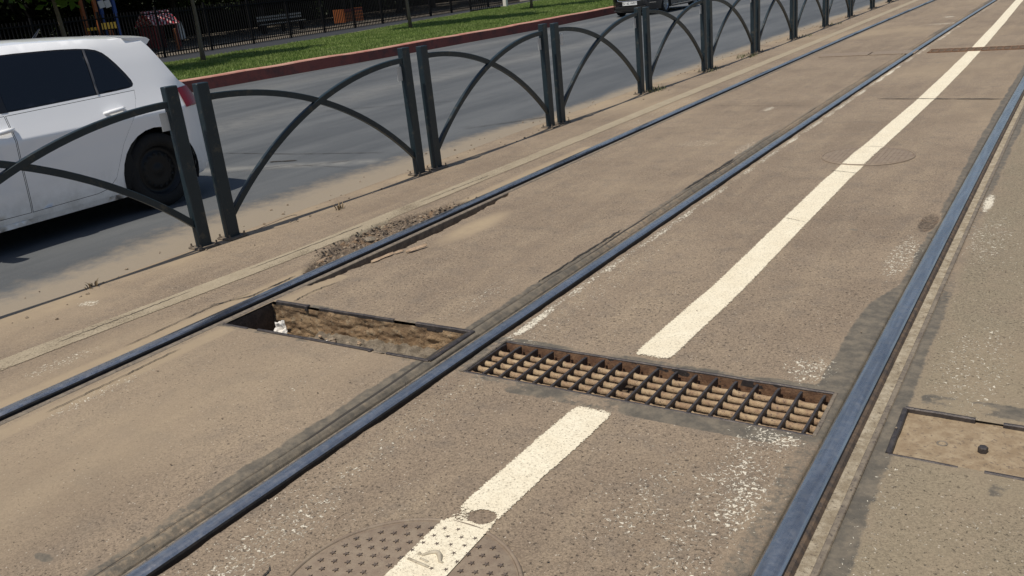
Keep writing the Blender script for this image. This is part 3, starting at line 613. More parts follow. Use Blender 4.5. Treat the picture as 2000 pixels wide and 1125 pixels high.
rocks('crumbled_edge', pts, M['groovedark'], 'dark crumbled asphalt along the upper edge of the pothole', 'rubble')
pts = []
for i in range(260):
    y = rnd.uniform(.8, 20) ; u = -4.95 + rnd.gauss(.05, .22); x = u + bend(y)
    if u < -5.3 or u > -4.4: continue
    pts.append((x, y, .003, rnd.choice((.004, .005, .006, .009, .012))))
for i in range(120):
    y = rnd.uniform(1.2, 6); pts.append((rnd.uniform(-3.4, 0.3) + bend(y), y, .006, rnd.choice((.002, .003, .004))))
rocks('gravel', pts, M['stone'], 'scattered grit and clods along the foot of the fence', 'gravel')
s_ = MB(); s_.add(*rock((-3.765, 3.99, .012), .032, 5, (1.3, .9, .6))); tag(s_.build('stone', M['grit']), 'pale flat stone in the pothole against the left rail', 'stone')
def splinter(a, b_, w, label, seed):
    m = MB(); a = Vector(a); b_ = Vector(b_); rr = random.Random(seed); V = []
    d = (b_ - a); n = Vector((-d.y, d.x, 0)).normalized()
    for i in range(6):
        p = a + d * i / 5; ww = w * (.5 + rr.random() * .6) * (1 if 0 < i < 5 else .4)
        V += [p + n * ww, p + n * ww * .6 + Vector((0, 0, w * .7)), p - n * ww, p + Vector((0, 0, -w * .4))]
    F = [(i * 4 + j, i * 4 + (j + 1) % 4, (i + 1) * 4 + (j + 1) % 4, (i + 1) * 4 + j) for i in range(5) for j in range(4)] + [(3, 2, 1, 0), (20, 21, 22, 23)]
    m.add(V, F); tag(m.build('wood_splinter', M['wood']), label, 'wood splinter', 'wood splinters beside the left rail')
splinter((-3.345, 3.83, .012), (-3.30, 3.98, .014), .014, 'largest wood splinter lying on the paving right of the left rail', 1)
splinter((-3.44, 3.62, .006), (-3.42, 3.80, .008), .013, 'wood splinter at the edge of the gap beside the left rail', 2)
splinter((-3.41, 3.80, .008), (-3.39, 3.86, .010), .010, 'small wood chip at the tip of the splinter by the rail gap', 3)
splinter((-3.80, 3.52, .0), (-3.83, 3.64, -.005), .010, 'wood splinter in the pothole near its lower end', 4)
# litter in the pit
def crumple(name, c, size, m, label, cat, seed, tilt):
    V = []; n = 9
    for j in range(n + 1):
        for i in range(n + 1):
            s, t = i / n - .5, j / n - .5; e = 1 + .25 * mnoise.noise(Vector((s * 4, t * 4, seed)))
            p = Vector((s * size[0] * e, t * size[1] * e, .35 * size[0] * mnoise.noise(Vector((s * 3.1, t * 3.1, seed + 4))) + .12 * size[0] * mnoise.noise(Vector((s * 9, t * 9, seed + 8)))))
            V.append(p)
    rot = Matrix.Rotation(tilt[0], 3, 'X') @ Matrix.Rotation(tilt[1], 3, 'Z'); V = [rot @ p + Vector(c) for p in V]
    F = [(j * (n + 1) + i, j * (n + 1) + i + 1, (j + 1) * (n + 1) + i + 1, (j + 1) * (n + 1) + i) for j in range(n) for i in range(n)]
    o = link(name, mkmesh(name, V, F, m, False)); mod = o.modifiers.new('thickness', 'SOLIDIFY'); mod.thickness = .0012
    tag(o, label, cat); return o
crumple('crumpled_paper', (-3.262, 2.70, -.055), (.075, .12), M['paper'], 'crumpled white paper standing in the dark end of the open drain box', 'paper', 2, (1.15, .3))
crumple('plastic_scrap', (-3.06, 2.70, -.10), (.09, .045), M['paper'], 'small white plastic scrap lying among litter in the drain box', 'litter', 5, (.5, .2))
lit = MB()
for i in range(90):
    x = rnd.gauss(-3.06, .11); y = rnd.uniform(2.68, 2.86)
    lit.add(*rock((x, y, -.135 + rnd.uniform(-.01, .025)), rnd.uniform(.005, .016), i + 50, (1.4, .8, .5)), mi=(1 if (x < -3.0 and i % 5 == 0) else rnd.choice((0, 2, 2))))
tag(lit.build('litter', [M['wood'], M['paper'], M['stone']]), 'small leaves and litter heaped in the drain box', 'litter', kind='stuff')

# ------------------------------------------------------------------ grate
gx0, gx1, gy0, gy1 = GRATE
gr = empty('drain_grate', (0, 0, 0)); tag(gr, 'rusty iron drain grate with dark cross bars over brown rods between the middle rails', 'grate')
gridsurf('far_wall', (gx0, gy1 - .003, -.15), (gx1 - gx0, 0, 0), (0, 0, .145), 90, 12, .003, M['rust'], gr, 1, Vector((0, -1, 0)))
gridsurf('near_wall', (gx0, gy0 + .003, -.15), (gx1 - gx0, 0, 0), (0, 0, .145), 40, 6, .002, M['rust'], gr, 2, Vector((0, 1, 0)))
gridsurf('trough_floor', (gx0, gy0, -.068), (gx1 - gx0, 0, 0), (0, gy1 - gy0, 0), 90, 24, .012, M['pitdark'], gr, 3, Vector((0, 0, 1))).data.materials[0] = M['troughdirt']
for xx in (gx0 + .002, gx1 - .002):
    bb = MB(); bb.box((xx, (gy0 + gy1) / 2, -.075), (.006, gy1 - gy0, .15)); bb.build('end_plate', M['rust'], gr)
rimbar((gx0, gy1 + .004), (gx1, gy1 + .004), gr, .012, .03, .002, 'frame_bar'); rimbar((gx0, gy0 - .004), (gx1, gy0 - .004), gr, .012, .03, .003, 'frame_bar')
rimbar((gx0 + .012, gy0 - .012), (gx0 + .012, gy1 + .006), gr, .022, .03, .006, 'frame_bar', M['lip']); rimbar((gx1 + .004, gy0 - .004), (gx1 - .002, gy1 + .004), gr, .016, .03, .004, 'frame_bar', M['lip'])
NB = 18; bx = [-2.016 + i * (1.358 / (NB - 1)) for i in range(NB)]
rods_y = [gy0 + .030 + k * .0535 for k in range(5)]
V0 = None
for i, x in enumerate(bx):
    bb = MB(); a = rnd.uniform(-.0015, .0015); n = 8; V = []
    for k in range(n + 1):
        y = gy0 + .004 + (gy1 - gy0 - .022) * k / n; xx = x + a * k / n + .0008 * mnoise.noise(Vector((x * 9, y * 30, 0))); zt = .0015 - .002 * abs(mnoise.noise(Vector((x * 30, y * 40, 2)))) - .004 * (k == n)
        h = .034
        for (q, r) in ((-.0035, -h), (.0035, -h), (.0052, -.003), (.0042, 0), (-.0042, 0), (-.0052, -.003)): V.append((xx + q, y, zt + r))
    F = [(k * 6 + j, k * 6 + (j + 1) % 6, (k + 1) * 6 + (j + 1) % 6, (k + 1) * 6 + j) for k in range(n) for j in range(6)] + [tuple(range(6))[::-1], tuple(n * 6 + j for j in range(6))]
    bb.add(V, F); bb.build('cross_bar', M['iron'], gr)
for r, y in enumerate(rods_y):
    segs = [(gx0 + .004, gx1 - .004)] if r != 2 else [(gx0 + .004, bx[8] - .003), (bx[9] + .003, gx1 - .004)]
    for (a, e) in segs:
        bb = MB(); n = int((e - a) / .0066); P = []; rad = []
        for k in range(n + 1):
            x = a + (e - a) * k / n; d = min(abs(x - c) for c in bx); f = max(0, 1 - d / .016) ** 1.5
            P.append((x, y + .0015 * mnoise.noise(Vector((x * 25, y * 90, 1))), -.0235 - .003 * (1 - f) + .0012 * mnoise.noise(Vector((x * 40, y * 50, 7)))))
            rad.append(.0125 + .0040 * f + .0012 * mnoise.noise(Vector((x * 80, y * 70, 3))))
        bb.tube(P, rad, 9); bb.build('rod', M['rod'], gr, True)

# ------------------------------------------------------------------ bolted steel cover on the right
px0, px1, py0, py1 = PLATE
pl = empty('steel_cover', (0, 0, 0)); tag(pl, 'sandy steel drain cover with a raised hexagonal bolt at the right edge', 'drain cover')
gridsurf('cover_plate', (px0 - .02, py0 - .03, -.010), (px1 - px0 + .04, 0, 0), (0, py1 - py0 + .06, 0), 60, 16, .002, M['plate'], pl, 6, Vector((0, 0, 1)))
rimbar((px0 + .010, py0), (px0 + .010, py1), pl, .018, .03, .005)
rimbar((px0 + .010, py1 + .002), (-.180, py1), pl, .013, .03, .008); rimbar((-.10, py1), (.8, py1 - .002), pl, .013, .03, .006)
rimbar((px0 + .010, py0 - .002), (-.195, py0 - .004), pl, .011, .03, .003); rimbar((-.125, py0 - .004), (.8, py0 - .004), pl, .013, .03, .005)
def hexbolt(c, r, h, m, parent, name='bolt'):
    b = MB(); V = []; n = 6
    for (q, z) in ((r, -.012), (r, h - .003), (r * .86, h), (0.0001, h)):
        for k in range(6): V.append((c[0] + q * math.cos(k * PI / 3 + .2), c[1] + q * math.sin(k * PI / 3 + .2), c[2] + z))
    F = [(i * 6 + k, i * 6 + (k + 1) % 6, (i + 1) * 6 + (k + 1) % 6, (i + 1) * 6 + k) for i in range(3) for k in range(6)]
    b.add(V, F); return b.build(name, m, parent)
hexbolt((-.141, 2.678, -.006), .0145, .016, M['iron'], pl); hexbolt((.45, 2.70, -.008), .0145, .016, M['iron'], pl)
b = MB(); b.lathe([(.011, .0), (.016, .001), (.018, -.002)], 'z', 12, (-.255, 2.688, -.009)); b.build('bolt_hole', M['lip'], pl)

# ------------------------------------------------------------------ manhole covers
def manhole(c, r, label, stars=True):
    root = empty('manhole_cover', (c[0], c[1], 0)); tag(root, label, 'manhole cover')
    prof = [(.0001, .0062), (r * .3, .0062), (r * .55, .0062), (r * .75, .0062), (r - .012, .0060), (r - .009, .0045), (r - .004, .0043)]
    b = MB(); b.lathe(prof, 'z', 96); b.build('cover_disc', M['cover'], root, True)
    b = MB(); b.lathe([(r - .003, .002), (r - .002, .0085), (r + .006, .0088), (r + .009, .002)], 'z', 96); b.build('rim_ring', M['cover'], root, True)
    if stars:
        b = MB(); s = .0415; a0 = .32
        for i in range(-12, 13):
            for j in range(-12, 13):
                x = s * (i + .5 * j); y = s * .866 * j; xx = x * math.cos(a0) - y * math.sin(a0); yy = x * math.sin(a0) + y * math.cos(a0)
                if math.hypot(xx, yy) > r - .03 or (math.hypot(xx, yy) < .12): continue
                if abs(xx + .005) < .05 and abs(yy - .165) < .035: continue
                V = [(xx, yy, .0098)]; w0 = 1.3
                for k in range(10):
                    q = .0098 if k % 2 == 0 else .0036; V.append((xx + q * math.cos(w0 + k * PI / 5), yy + q * math.sin(w0 + k * PI / 5), .0095))
                for k in range(10): V.append((V[k + 1][0], V[k + 1][1], .006))
                F = [(0, 1 + k, 1 + (k + 1) % 10) for k in range(10)] + [(1 + k, 11 + k, 11 + (k + 1) % 10, 1 + (k + 1) % 10) for k in range(10)]
                b.add(V, F)
        o = b.build('star_studs', M['star'], root); tag(o, kind='stuff')
        # cast emblem: an arched flame-like shape over two bars
        b = MB(); A = []
        for k in range(9):
            t = k / 8; A.append((.0 - .035 + .075 * t, .158 + .030 * math.sin(PI * min(1, t * 1.15)) - .004, .010))
        b.tube(A, [.004, .005, .006, .007, .008, .008, .007, .005, .003], 6)
        b.tube([(-.062, .128, .009), (.015, .122, .009)], .0048, 6); b.tube([(-.03, .143, .009), (.0, .140, .009)], .004, 6); b.lathe([(.0001, .012), (.006, .011), (.008, .006)], 'z', 10, (-.045, .158, 0))
        b.build('cast_emblem', M['emblem'], root, True)
        b = MB(); b.lathe([(.092, .006), (.095, .0092), (.104, .0092), (.107, .006)], 'z', 64); b.build('inner_ring', M['cover'], root, True)
    else:
        b = MB()
        for k in range(-9, 10):
            x = k * .033; L = math.sqrt(max(0, (r - .02) ** 2 - x * x))
            if L > .03: b.box((x, 0, .0064), (.010, 2 * L, .003))
        o = b.build('ribs', M['cover'], root); tag(o, kind='stuff')
    return root
manhole((-1.385, 1.352), .330, 'round iron manhole cover with star pattern and cream line across it, nearest')
manhole((-1.292, 6.80), .318, 'round ribbed manhole cover under the cream line, farther up the track', False)
def covline(c, r, U, hw, name, z, wear=.1):
    ys = np.arange(c[1] - r, c[1] + r, .012); T, Y = np.meshgrid(np.linspace(-1, 1, 16), ys); Uc = U(Y) + T * hw; X = Uc + bend(Y)
    ins = np.hypot(X - c[0], Y - c[1]) < r + .010
    w = wear + sst(.75, 1, np.abs(T)) * .35 + .4 * (fbm(Uc, Y, 7) - .5) + (~ins) * 3
    v = np.stack([X, Y, np.full_like(X, z)], -1).reshape(-1, 3); nr, nc = T.shape; idx = np.arange(nr * nc).reshape(nr, nc)
    q = np.stack([idx[:-1, :-1], idx[:-1, 1:], idx[1:, 1:], idx[1:, :-1]], -1); k = ins[:-1, :-1] & ins[1:, 1:] & ins[:-1, 1:] & ins[1:, :-1]; q = q[k]
    o = link(name, mkmesh(name, v, q, M['cream'], True, attrs=dict(wear=w.ravel()))); tag(o, kind='structure')
covline((-1.385, 1.352), .330, CU, .080, 'lane_line', .0093, -.12)
covline((-1.292, 6.80), .318, CU, .085, 'lane_line', .0105, 0)

# far drain across the tracks
fd = empty('far_drain', (0, 0, 0)); tag(fd, 'far drain across both tracks with flat iron covers and a narrow grate', 'drain')
yd0, yd1 = 13.42, 13.78
for (a, e) in ((-3.30, -2.62), (-2.60, -2.0)):
    bb = MB(); bb.box(((a + e) / 2 + bend(13.6) - .13 + .05, (yd0 + yd1) / 2, .004), (e - a, yd1 - yd0, .014), bev=.003); bb.build('flat_cover', M['cover'], fd)
bb = MB(); gxa, gxb = -1.83, -.45; bb.box(((gxa + gxb) / 2, 13.6, .002), (gxb - gxa, .36, .008)); bb.build('trough', M['troughdirt'], fd)
for yy in (13.42, 13.78):
    bb = MB(); bb.box(((gxa + gxb) / 2, yy, .004), (gxb - gxa, .02, .016)); bb.build('frame_bar', M['rust'], fd)
for i in range(16):
    bb = MB(); bb.box((gxa + .03 + i * .088, 13.6, .005), (.016, .34, .014)); bb.build('cross_bar', M['rust'], fd)

# ------------------------------------------------------------------ arched fence panels
PAIRS = [(-5.09, 1.42), (-4.897, 3.695), (-4.735, 5.875), (-4.682, 8.06), (-4.642, 10.29), (-4.572, 12.33), (-4.528, 14.42), (-4.48, 16.5), (-4.49, 18.87), (-4.49, 21.1), (-4.47, 23.4), (-4.45, 25.5), (-4.43, 27.7), (-4.40, 29.9)]
GAP = .115
def panel(i):
    a = Vector((*PAIRS[i], 0)); b_ = Vector((*PAIRS[i + 1], 0)); d = (b_ - a); L = d.length; d.normalize()
    root = empty('fence_panel', a + d * GAP, math.atan2(-d.x, d.y)); W = L - 2 * GAP
    names = ['', '']
    H = 1.075 - .012 * min(i, 4)
    for y in (0, W):
        s = .055
        bb = MB(); bb.box((0, y, H / 2), (.058, .092, H), bev=.005); bb.build('post', M['fence'], root)
        bb = MB(); bb.box((0, y, .006), (.15, .155, .010), bev=.002); bb.build('base_plate', M['fencefoot'], root)
        for sx in (-1, 1):
            for sy in (-1, 1): 
                bb = MB(); bb.lathe([(.0001, .036), (.006, .036), (.006, .018), (.013, .017), (.013, .008)], 'z', 6, (sx * .055, y + sy * .062, 0)); bb.build('bolt', M['fencefoot'], root)
    zt = .965; zb = .15; span = W - .04; drop = zt - zb; R_ = (span ** 2 + drop ** 2) / (2 * drop)
    for sgn in (0, 1):
        V = []; n = 26; w, h = .016, .0215; xo = (.003 if sgn else -.003); th1 = math.asin(span / R_)
        for k in range(n + 1):
            th = th1 * k / n; y = R_ * math.sin(th); z = zt - R_ * (1 - math.cos(th)); ty, tz = math.cos(th), -math.sin(th); ny, nz = math.sin(th), math.cos(th)
            y += .02
            if sgn: y = W - y; ny = -ny
            for (p, q) in ((-w, -h), (w, -h), (w + .001, h - .004), (w - .003, h), (-w + .003, h), (-w - .001, h - .004)): V.append((p + xo, y + ny * q, z + nz * q))
        F = [(k * 6 + j, k * 6 + (j + 1) % 6, (k + 1) * 6 + (j + 1) % 6, (k + 1) * 6 + j) for k in range(n) for j in range(6)] + [tuple(range(6))[::-1], tuple(n * 6 + j for j in range(6))]
        if sgn: F = [f[::-1] for f in F]
        link('arch', mkmesh('arch', V, F, M['fence']), root)
    bb = MB(); bb.box((-.005, W - .078, .86), (.004, .055, .115)); bb.build('reflector', M['reflector'], root)
    if i == 3: bb = MB(); bb.box((.022, .085, .865), (.012, .055, .11), bev=.003); bb.build('reflector', M['reflector'], root)
    lab = ['dark green arched fence panel cut by the left edge, in front of the white hatchback',
           'dark green arched fence panel right behind the white car, nearest complete one', 'dark green arched fence panel, second complete one from the left', 'dark green arched fence panel, third complete one, with a clear reflector by its left post',
           'dark green arched fence panel with the black car behind its top left corner', 'dark green arched fence panel, fifth complete one from the left', 'dark green arched fence panel, sixth complete one from the left',
           'dark green arched fence panel, seventh complete one from the left', 'dark green arched fence panel, eighth complete one from the left', 'dark green fence panel with only its lower half in view, ninth complete one',
           'dark green fence panel with only its foot in view, near the top edge', 'farthest dark green fence panel whose foot touches the top edge', 'dark green fence panel beyond the top edge of the photo']
    tag(root, lab[i], 'fence panel', 'arched fence panels along the tram track')
for i in range(13): panel(i)

# dry weeds and wire at the fence foot
M['weed'] = m_simple('weed_green', (.12, .125, .055), .8, 0, .4, 30); M['dry'] = m_simple('dry_weed', (.22, .16, .09), .9, 0, .3, 30)
def weed(c, r, h, n, m, label, seed):
    rr = random.Random(seed); b = MB()
    for i in range(n):
        a = rr.random() * 6.28; q = r * math.sqrt(rr.random()); x, y = c[0] + q * math.cos(a) * .5, c[1] + q * math.sin(a); e = rr.random() * 6.28; hh = h * rr.uniform(.4, 1); w = .004
        dx, dy = math.cos(e), math.sin(e); t = (x + dx * hh * .8, y + dy * hh * .8, hh); mdl = (x + dx * hh * .3, y + dy * hh * .3, hh * .7)
        b.add([(x - dy * w, y + dx * w, 0), (x + dy * w, y - dx * w, 0), (mdl[0] + dy * w, mdl[1] - dx * w, mdl[2]), (mdl[0] - dy * w, mdl[1] + dx * w, mdl[2]), t], [(0, 1, 2, 3), (3, 2, 4)])
    tag(b.build('weed', m), label, 'weed', kind='stuff')
for k, (c, r, h, n, m, l) in enumerate((((-4.55, 12.35), .3, .04, 90, 'weed', 'green weed tuft at the foot of the fifth post pair'), ((-4.58, 10.45), .25, .05, 90, 'weed', 'thin green weed patch by the fourth post pair from the left'),
        ((-4.50, 13.9), .3, .05, 90, 'weed', 'low weeds between the fifth and sixth post pairs'), ((-4.62, 4.62), .04, .06, 16, 'dry', 'dry weed beside the fence shadow behind the nearest complete panel'), ((-4.92, 2.75), .06, .05, 16, 'dry', 'dry weed sprig near the left edge below the fence shadow'),
        ((-4.40, 16.9), .3, .03, 50, 'weed', 'low weeds below the seventh post pair'), ((-4.42, 19.3), .3, .03, 50, 'weed', 'low weeds below the eighth post pair'))):
    weed(c, r, h, n, M[m], l, k)
b = MB(); b.tube([(-4.83 + .12 * math.sin(t * PI) * 1.0 - .1 * 0, 3.95 + .42 * t, .008 + .05 * math.sin(t * PI)) for t in [i / 14 for i in range(15)]], .0022, 5)
tag(b.build('wire', M['fencefoot']), 'thin rusty wire loop lying at the foot of the fence', 'wire')

# ------------------------------------------------------------------ kerb, lawn, path
KB = kn([(-30, -18.5), (5, -15.9), (12.2, -15.2), (16, -14.75), (24, -14.3), (31, -14.75), (40, -15.3), (60, -17), (120, -24)])
GB = kn([(-30, -23.4), (18, -24.1), (24, -24.5), (33, -26.4), (46.5, -29.3), (60, -32), (120, -44)])
FB = kn([(-30, -26.4), (4, -27.4), (20, -28.2), (28, -29.2), (38, -30.4), (48, -31.7), (60, -33.3), (120, -41)])
def sweep(name, f, prof, m, y0, y1, st=1.0, mi=None, parent=None, wob=0):
    ys = np.arange(y0, y1 + st, st); n = len(prof); V = []
    for y in ys:
        k = wob * (float(vn(np.array([y * 1.3]), np.array([2.2]))[0]) - .5)
        for (u, z) in prof: V.append((float(f(y)) + u, y, z + k * (z > .05)))
    F = []; MI = []
    for i in range(len(ys) - 1):
        for j in range(n - 1): F.append((i * n + j, (i + 1) * n + j, (i + 1) * n + j + 1, i * n + j + 1)); MI.append(mi[j] if mi else 0)
    return link(name, mkmesh(name, V, F, m, False, MI), parent)
tag(sweep('kerb', KB, [(.02, -.05), (.0, .23), (-.02, .25), (-.24, .255), (-.26, .10)], [M['kerb'], M['kerbtop']], -30, 120, .5, [0, 1, 1, 1], wob=.03), kind='structure')
ys = np.arange(-30, 121, 1.0); V = []; nc = 9
for y in ys:
    for k in range(nc):
        t = k / (nc - 1); x = float(KB(y)) - .23 + (float(GB(y)) - float(KB(y)) + .23) * t; V.append((x, y, .20 - .08 * t))
F = [(i * nc + j, (i + 1) * nc + j, (i + 1) * nc + j + 1, i * nc + j + 1) for i in range(len(ys) - 1) for j in range(nc - 1)]
tag(link('lawn_ground', mkmesh('lawn_ground', V, F, M['soil'], True)), kind='structure')
tag(sweep('lawn_edging', GB, [(.04, .05), (.04, .15), (-.08, .15), (-.08, .05)], M['edging'], -30, 120), kind='structure')
tag(sweep('path', FB, [(7, .098), (-.35, .098)], M['path'], -30, 120), kind='structure')
tag(sweep('yard', FB, [(-.35, .12), (-60, .12)], M['yard'], -30, 120), kind='structure')
# grass blades
def m_leaf(name, a, b_, c_, trans=.25, sc=1.2):
    m, nt, b = newmat(name); n = N(nt); oi = n.attr('tone')
    c = n.mix(n.ramp(n.noise(sc, 4, .6), .35, .65), a, b_); c = n.mix(oi, c, c_)
    n.L(c, b.inputs['Base Color']); b.inputs['Roughness'].default_value = .6; b.inputs['Specular IOR Level'].default_value = .3
    tr = nt.nodes.new('ShaderNodeBsdfTranslucent'); n.L(c, tr.inputs['Color']); mx = nt.nodes.new('ShaderNodeMixShader'); mx.inputs[0].default_value = trans
    n.L(b.outputs[0], mx.inputs[1]); n.L(tr.outputs[0], mx.inputs[2]); out = [x for x in nt.nodes if x.type == 'OUTPUT_MATERIAL'][0]; n.L(mx.outputs[0], out.inputs[0]); return m
M['grass'] = m_leaf('grass_blade', (.115, .178, .036), (.17, .25, .052), (.26, .31, .10), .3, .7)
M['leaf'] = m_leaf('tree_leaf', (.055, .115, .018), (.095, .18, .028), (.17, .27, .05), .4, .9)
M['leafdark'] = m_leaf('shaded_leaf', (.008, .016, .005), (.014, .026, .007), (.022, .036, .010), .12, .6)  # leaf colour taken near black to imitate shade under the canopy
M['bark'] = m_simple('young_bark', (.16, .125, .09), .9, 0, .35, 12, .004, 40); M['barkdark'] = m_simple('shaded_bark', (.022, .018, .014), .95, 0, .3, 10); M['lime'] = m_simple('limewashed_bark', (.42, .36, .29), .9, 0, .25, 14)  # yard trunks' bark darkened in colour to imitate canopy shade
def grass():
    rs = np.random.RandomState(5); n = 190000
    y = rs.uniform(9, 62, n) ; y = 9 + (y - 9) * rs.uniform(.35, 1, n); t = rs.rand(n); x = KB(y) - .22 + (GB(y) - KB(y) + .3) * t
    g = fbm(x, y, .8); keep = g + rs.rand(n) * .5 > .42; x, y, t, g = x[keep], y[keep], t[keep], g[keep]; n = len(x)
    h = (.035 + .065 * g) * rs.uniform(.6, 1.3, n); w = .010 + .006 * rs.rand(n); a = rs.rand(n) * 6.283; dx, dy = np.cos(a), np.sin(a); z = .20 - .08 * t
    lx, ly = (rs.rand(2, n) - .5) * h * 1.2
    v = np.empty((n, 3, 3)); v[:, 0] = np.stack([x - dx * w, y - dy * w, z], -1); v[:, 1] = np.stack([x + dx * w, y + dy * w, z], -1); v[:, 2] = np.stack([x + lx, y + ly, z + h], -1)
    tone = np.repeat(np.clip(rs.rand(n) * .6 + (fbm(x, y, 2.2) - .45) * 1.6, 0, 1), 3)
    tag(link('grass', mkmesh('grass', v.reshape(-1, 3), np.arange(n * 3).reshape(-1, 3), M['grass'], attrs=dict(tone=tone))), 'green lawn grass between the red kerb and the path', 'grass', kind='stuff')
grass()

# ------------------------------------------------------------------ trees
def leafmesh(name, blobs, n, size, m, seed):
    rs = np.random.RandomState(seed); B = np.array(blobs, float); wt = (B[:, 3] ** 2); wt /= wt.sum(); k = rs.choice(len(B), n, p=wt)
    d = rs.normal(size=(n, 3)); d /= np.linalg.norm(d, axis=1)[:, None]; r = rs.rand(n) ** .45; c = B[k, :3] + d * (B[k, 3] * r)[:, None] * [1, 1, .75]
    a = rs.normal(size=(n, 3)); a /= np.linalg.norm(a, axis=1)[:, None]; b_ = np.cross(a, rs.normal(size=(n, 3))); b_ /= np.linalg.norm(b_, axis=1)[:, None]
    s = (size * rs.uniform(.6, 1.3, n))[:, None]
    v = np.empty((n, 4, 3)); v[:, 0] = c - a * s; v[:, 1] = c + b_ * s * .5; v[:, 2] = c + a * s; v[:, 3] = c - b_ * s * .5
    tone = np.repeat(np.clip(rs.rand(n) * .8 + (B[k, 0] * 0) + .3 * rs.rand(len(B))[k], 0, 1), 4)
    return mkmesh(name, v.reshape(-1, 3), np.arange(n * 4).reshape(-1, 4), m, attrs=dict(tone=tone))
def crownblobs(seed, zc, R_, n, rz=.8):
    rr = random.Random(seed); out = []
    for i in range(n):
        a = rr.random() * 6.28; q = R_ * rr.random() ** .6; out.append((q * math.cos(a), q * math.sin(a), zc + rr.uniform(-1, 1) * R_ * rz * (1 - .5 * q / R_), R_ * rr.uniform(.22, .42)))
    return out
def trunkmb(h, r, lean, seed, limbs=5, reach=1.2):
    rr = random.Random(seed); b = MB(); P = [(lean * t * h + .03 * math.sin(t * 7 + seed), .02 * math.cos(t * 5 + seed), t * h) for t in [i / 8 for i in range(9)]]
    b.tube(P, [r * (1.25 if i == 0 else 1) * (1 - .055 * i) for i in range(9)], 8)
    for i in range(limbs):
        t = rr.uniform(.6, 1); a = rr.random() * 6.28; o = Vector((lean * t * h, 0, t * h)); e = o + Vector((math.cos(a) * reach, math.sin(a) * reach, reach * rr.uniform(.5, 1.1)))
        b.tube([o, (o + e) / 2 + Vector((0, 0, -.08)), e], [r * .5, r * .35, r * .12], 6)
    return b
young = [leafmesh('crown_small_%d' % k, crownblobs(20 + k, 3.7, 1.6, 26), 13000, .12, M['leaf'], k) for k in range(2)]
def young_tree(x, y, label, sc=1, k=0, lean=0, me=None, r=.062):
    root = empty('young_tree', (x, y, .22)); tag(root, label, 'tree', 'young trees on the lawn strip')
    trunkmb(3.1 * sc, r, lean, int(y), 6).build('trunk', M['bark'], root, True)
    c = link('crown', me or young[k], root); c.rotation_euler = (0, 0, y); c.scale = (sc, sc, sc); c.location = (lean * 3, 0, 0)
low = leafmesh('low_crown', crownblobs(31, 3.35, 2.5, 60, .55), 7500, .15, M['leaf'], 9)
young_tree(-21.3, 12.9, 'young street tree behind the white car with its crown hanging over the top left corner', 1, 0, 0, low)
young_tree(-21.4, 17.0, 'thin young tree on the grass right behind the white hatchback tail', 1, 0, -.02)
young_tree(-21.6, 26.8, 'young tree on the grass above the second complete fence panel', 1.75, 1, 0, None, .06)
young_tree(-22.0, 36.5, 'young tree on the lawn left of the thin grey pole', 1.2, 1)
young_tree(-21.2, 7.4, 'young street tree left of the photo edge beside the lawn', 1.2, 0, 0, low)
b = MB(); b.tube([(-19.9, 39.8, .2), (-19.9, 39.8, 3.4)], .045, 8); tag(b.build('grey_pole', M['reflector']), 'thin pale grey pole standing on the lawn near the black car', 'pole')
b = MB(); b.box((-28.6, 44.5, .52), (.22, .22, .8), bev=.02); tag(b.build('white_bollard', M['paper']), 'short white bollard on the path edge at the end of the black railing', 'bollard')

# big dark trees behind the metal fence
bigc = [leafmesh('dense_crown_%d' % k, crownblobs(60 + k, 5.6, 4.3, 60, .62), 5200, .34, M['leafdark'], 40 + k) for k in range(3)]
#hedge = [leafmesh('hedge_leaves_%d' % k, [(rnd.uniform(-2.6, 2.6), rnd.uniform(-1, 1), rnd.uniform(.3, 3.4), .85) for _ in range(36)], 3600, .20, M['leafdark'], 80 + k) for k in range(2)]
ORD = ['first', 'second', 'third', 'fourth', 'fifth', 'sixth', 'seventh', 'eighth', 'ninth', 'tenth', 'eleventh']; bt = random.Random(11); n = 0
LBL = ['dense dark tree over the playground tower', 'dense dark tree behind the checked roof playhouse', 'dense dark tree behind the pale bench', 'dense dark tree behind the orange play box', 'dense dark tree behind the end of the black railing']
for row, xo in enumerate((-37.5,)):
    for k in range(11):
        y = 6 + k * 6.2 + bt.uniform(-1, 1) + row * 3; x = xo + bt.uniform(-.8, .8) - .12 * max(0, y - 20)
        root = empty('dense_tree', (x, y, .2)); c = link('crown', bigc[(k + row) % 3], root); c.rotation_euler = (0, 0, bt.random() * 6.28); c.scale = (1.0, 1.0, bt.uniform(.9, 1.15)); c.location = (0, 0, -.6)
        trunkmb(5, .17 + .04 * (k % 3), bt.uniform(-.05, .05), k + row * 20, 6, 2.2).build('trunk', M['barkdark'], root, True)
        g = 'dark trees shading the yard behind the black fence' 
        tag(root, 'dense dark tree in the yard behind the black fence, %s from the left' % ORD[k], 'tree', g)
        pass
def woodland():
    rs = np.random.RandomState(9); B = []
    for k in range(12):
        y = 6 + k * 6.2 + rs.uniform(-1, 1); x = -44.5 - .12 * max(0, y - 20)
        for q in crownblobs(60 + k, 5.2, 4.2, 26, .62): B.append((x + q[0], y + q[1], q[2], q[3]))
    tag(link('woodland', leafmesh('woodland', B, 60000, .33, M['leafdark'], 5)), 'dark tree canopy closing over the back of the yard', 'woodland', kind='stuff')
woodland()
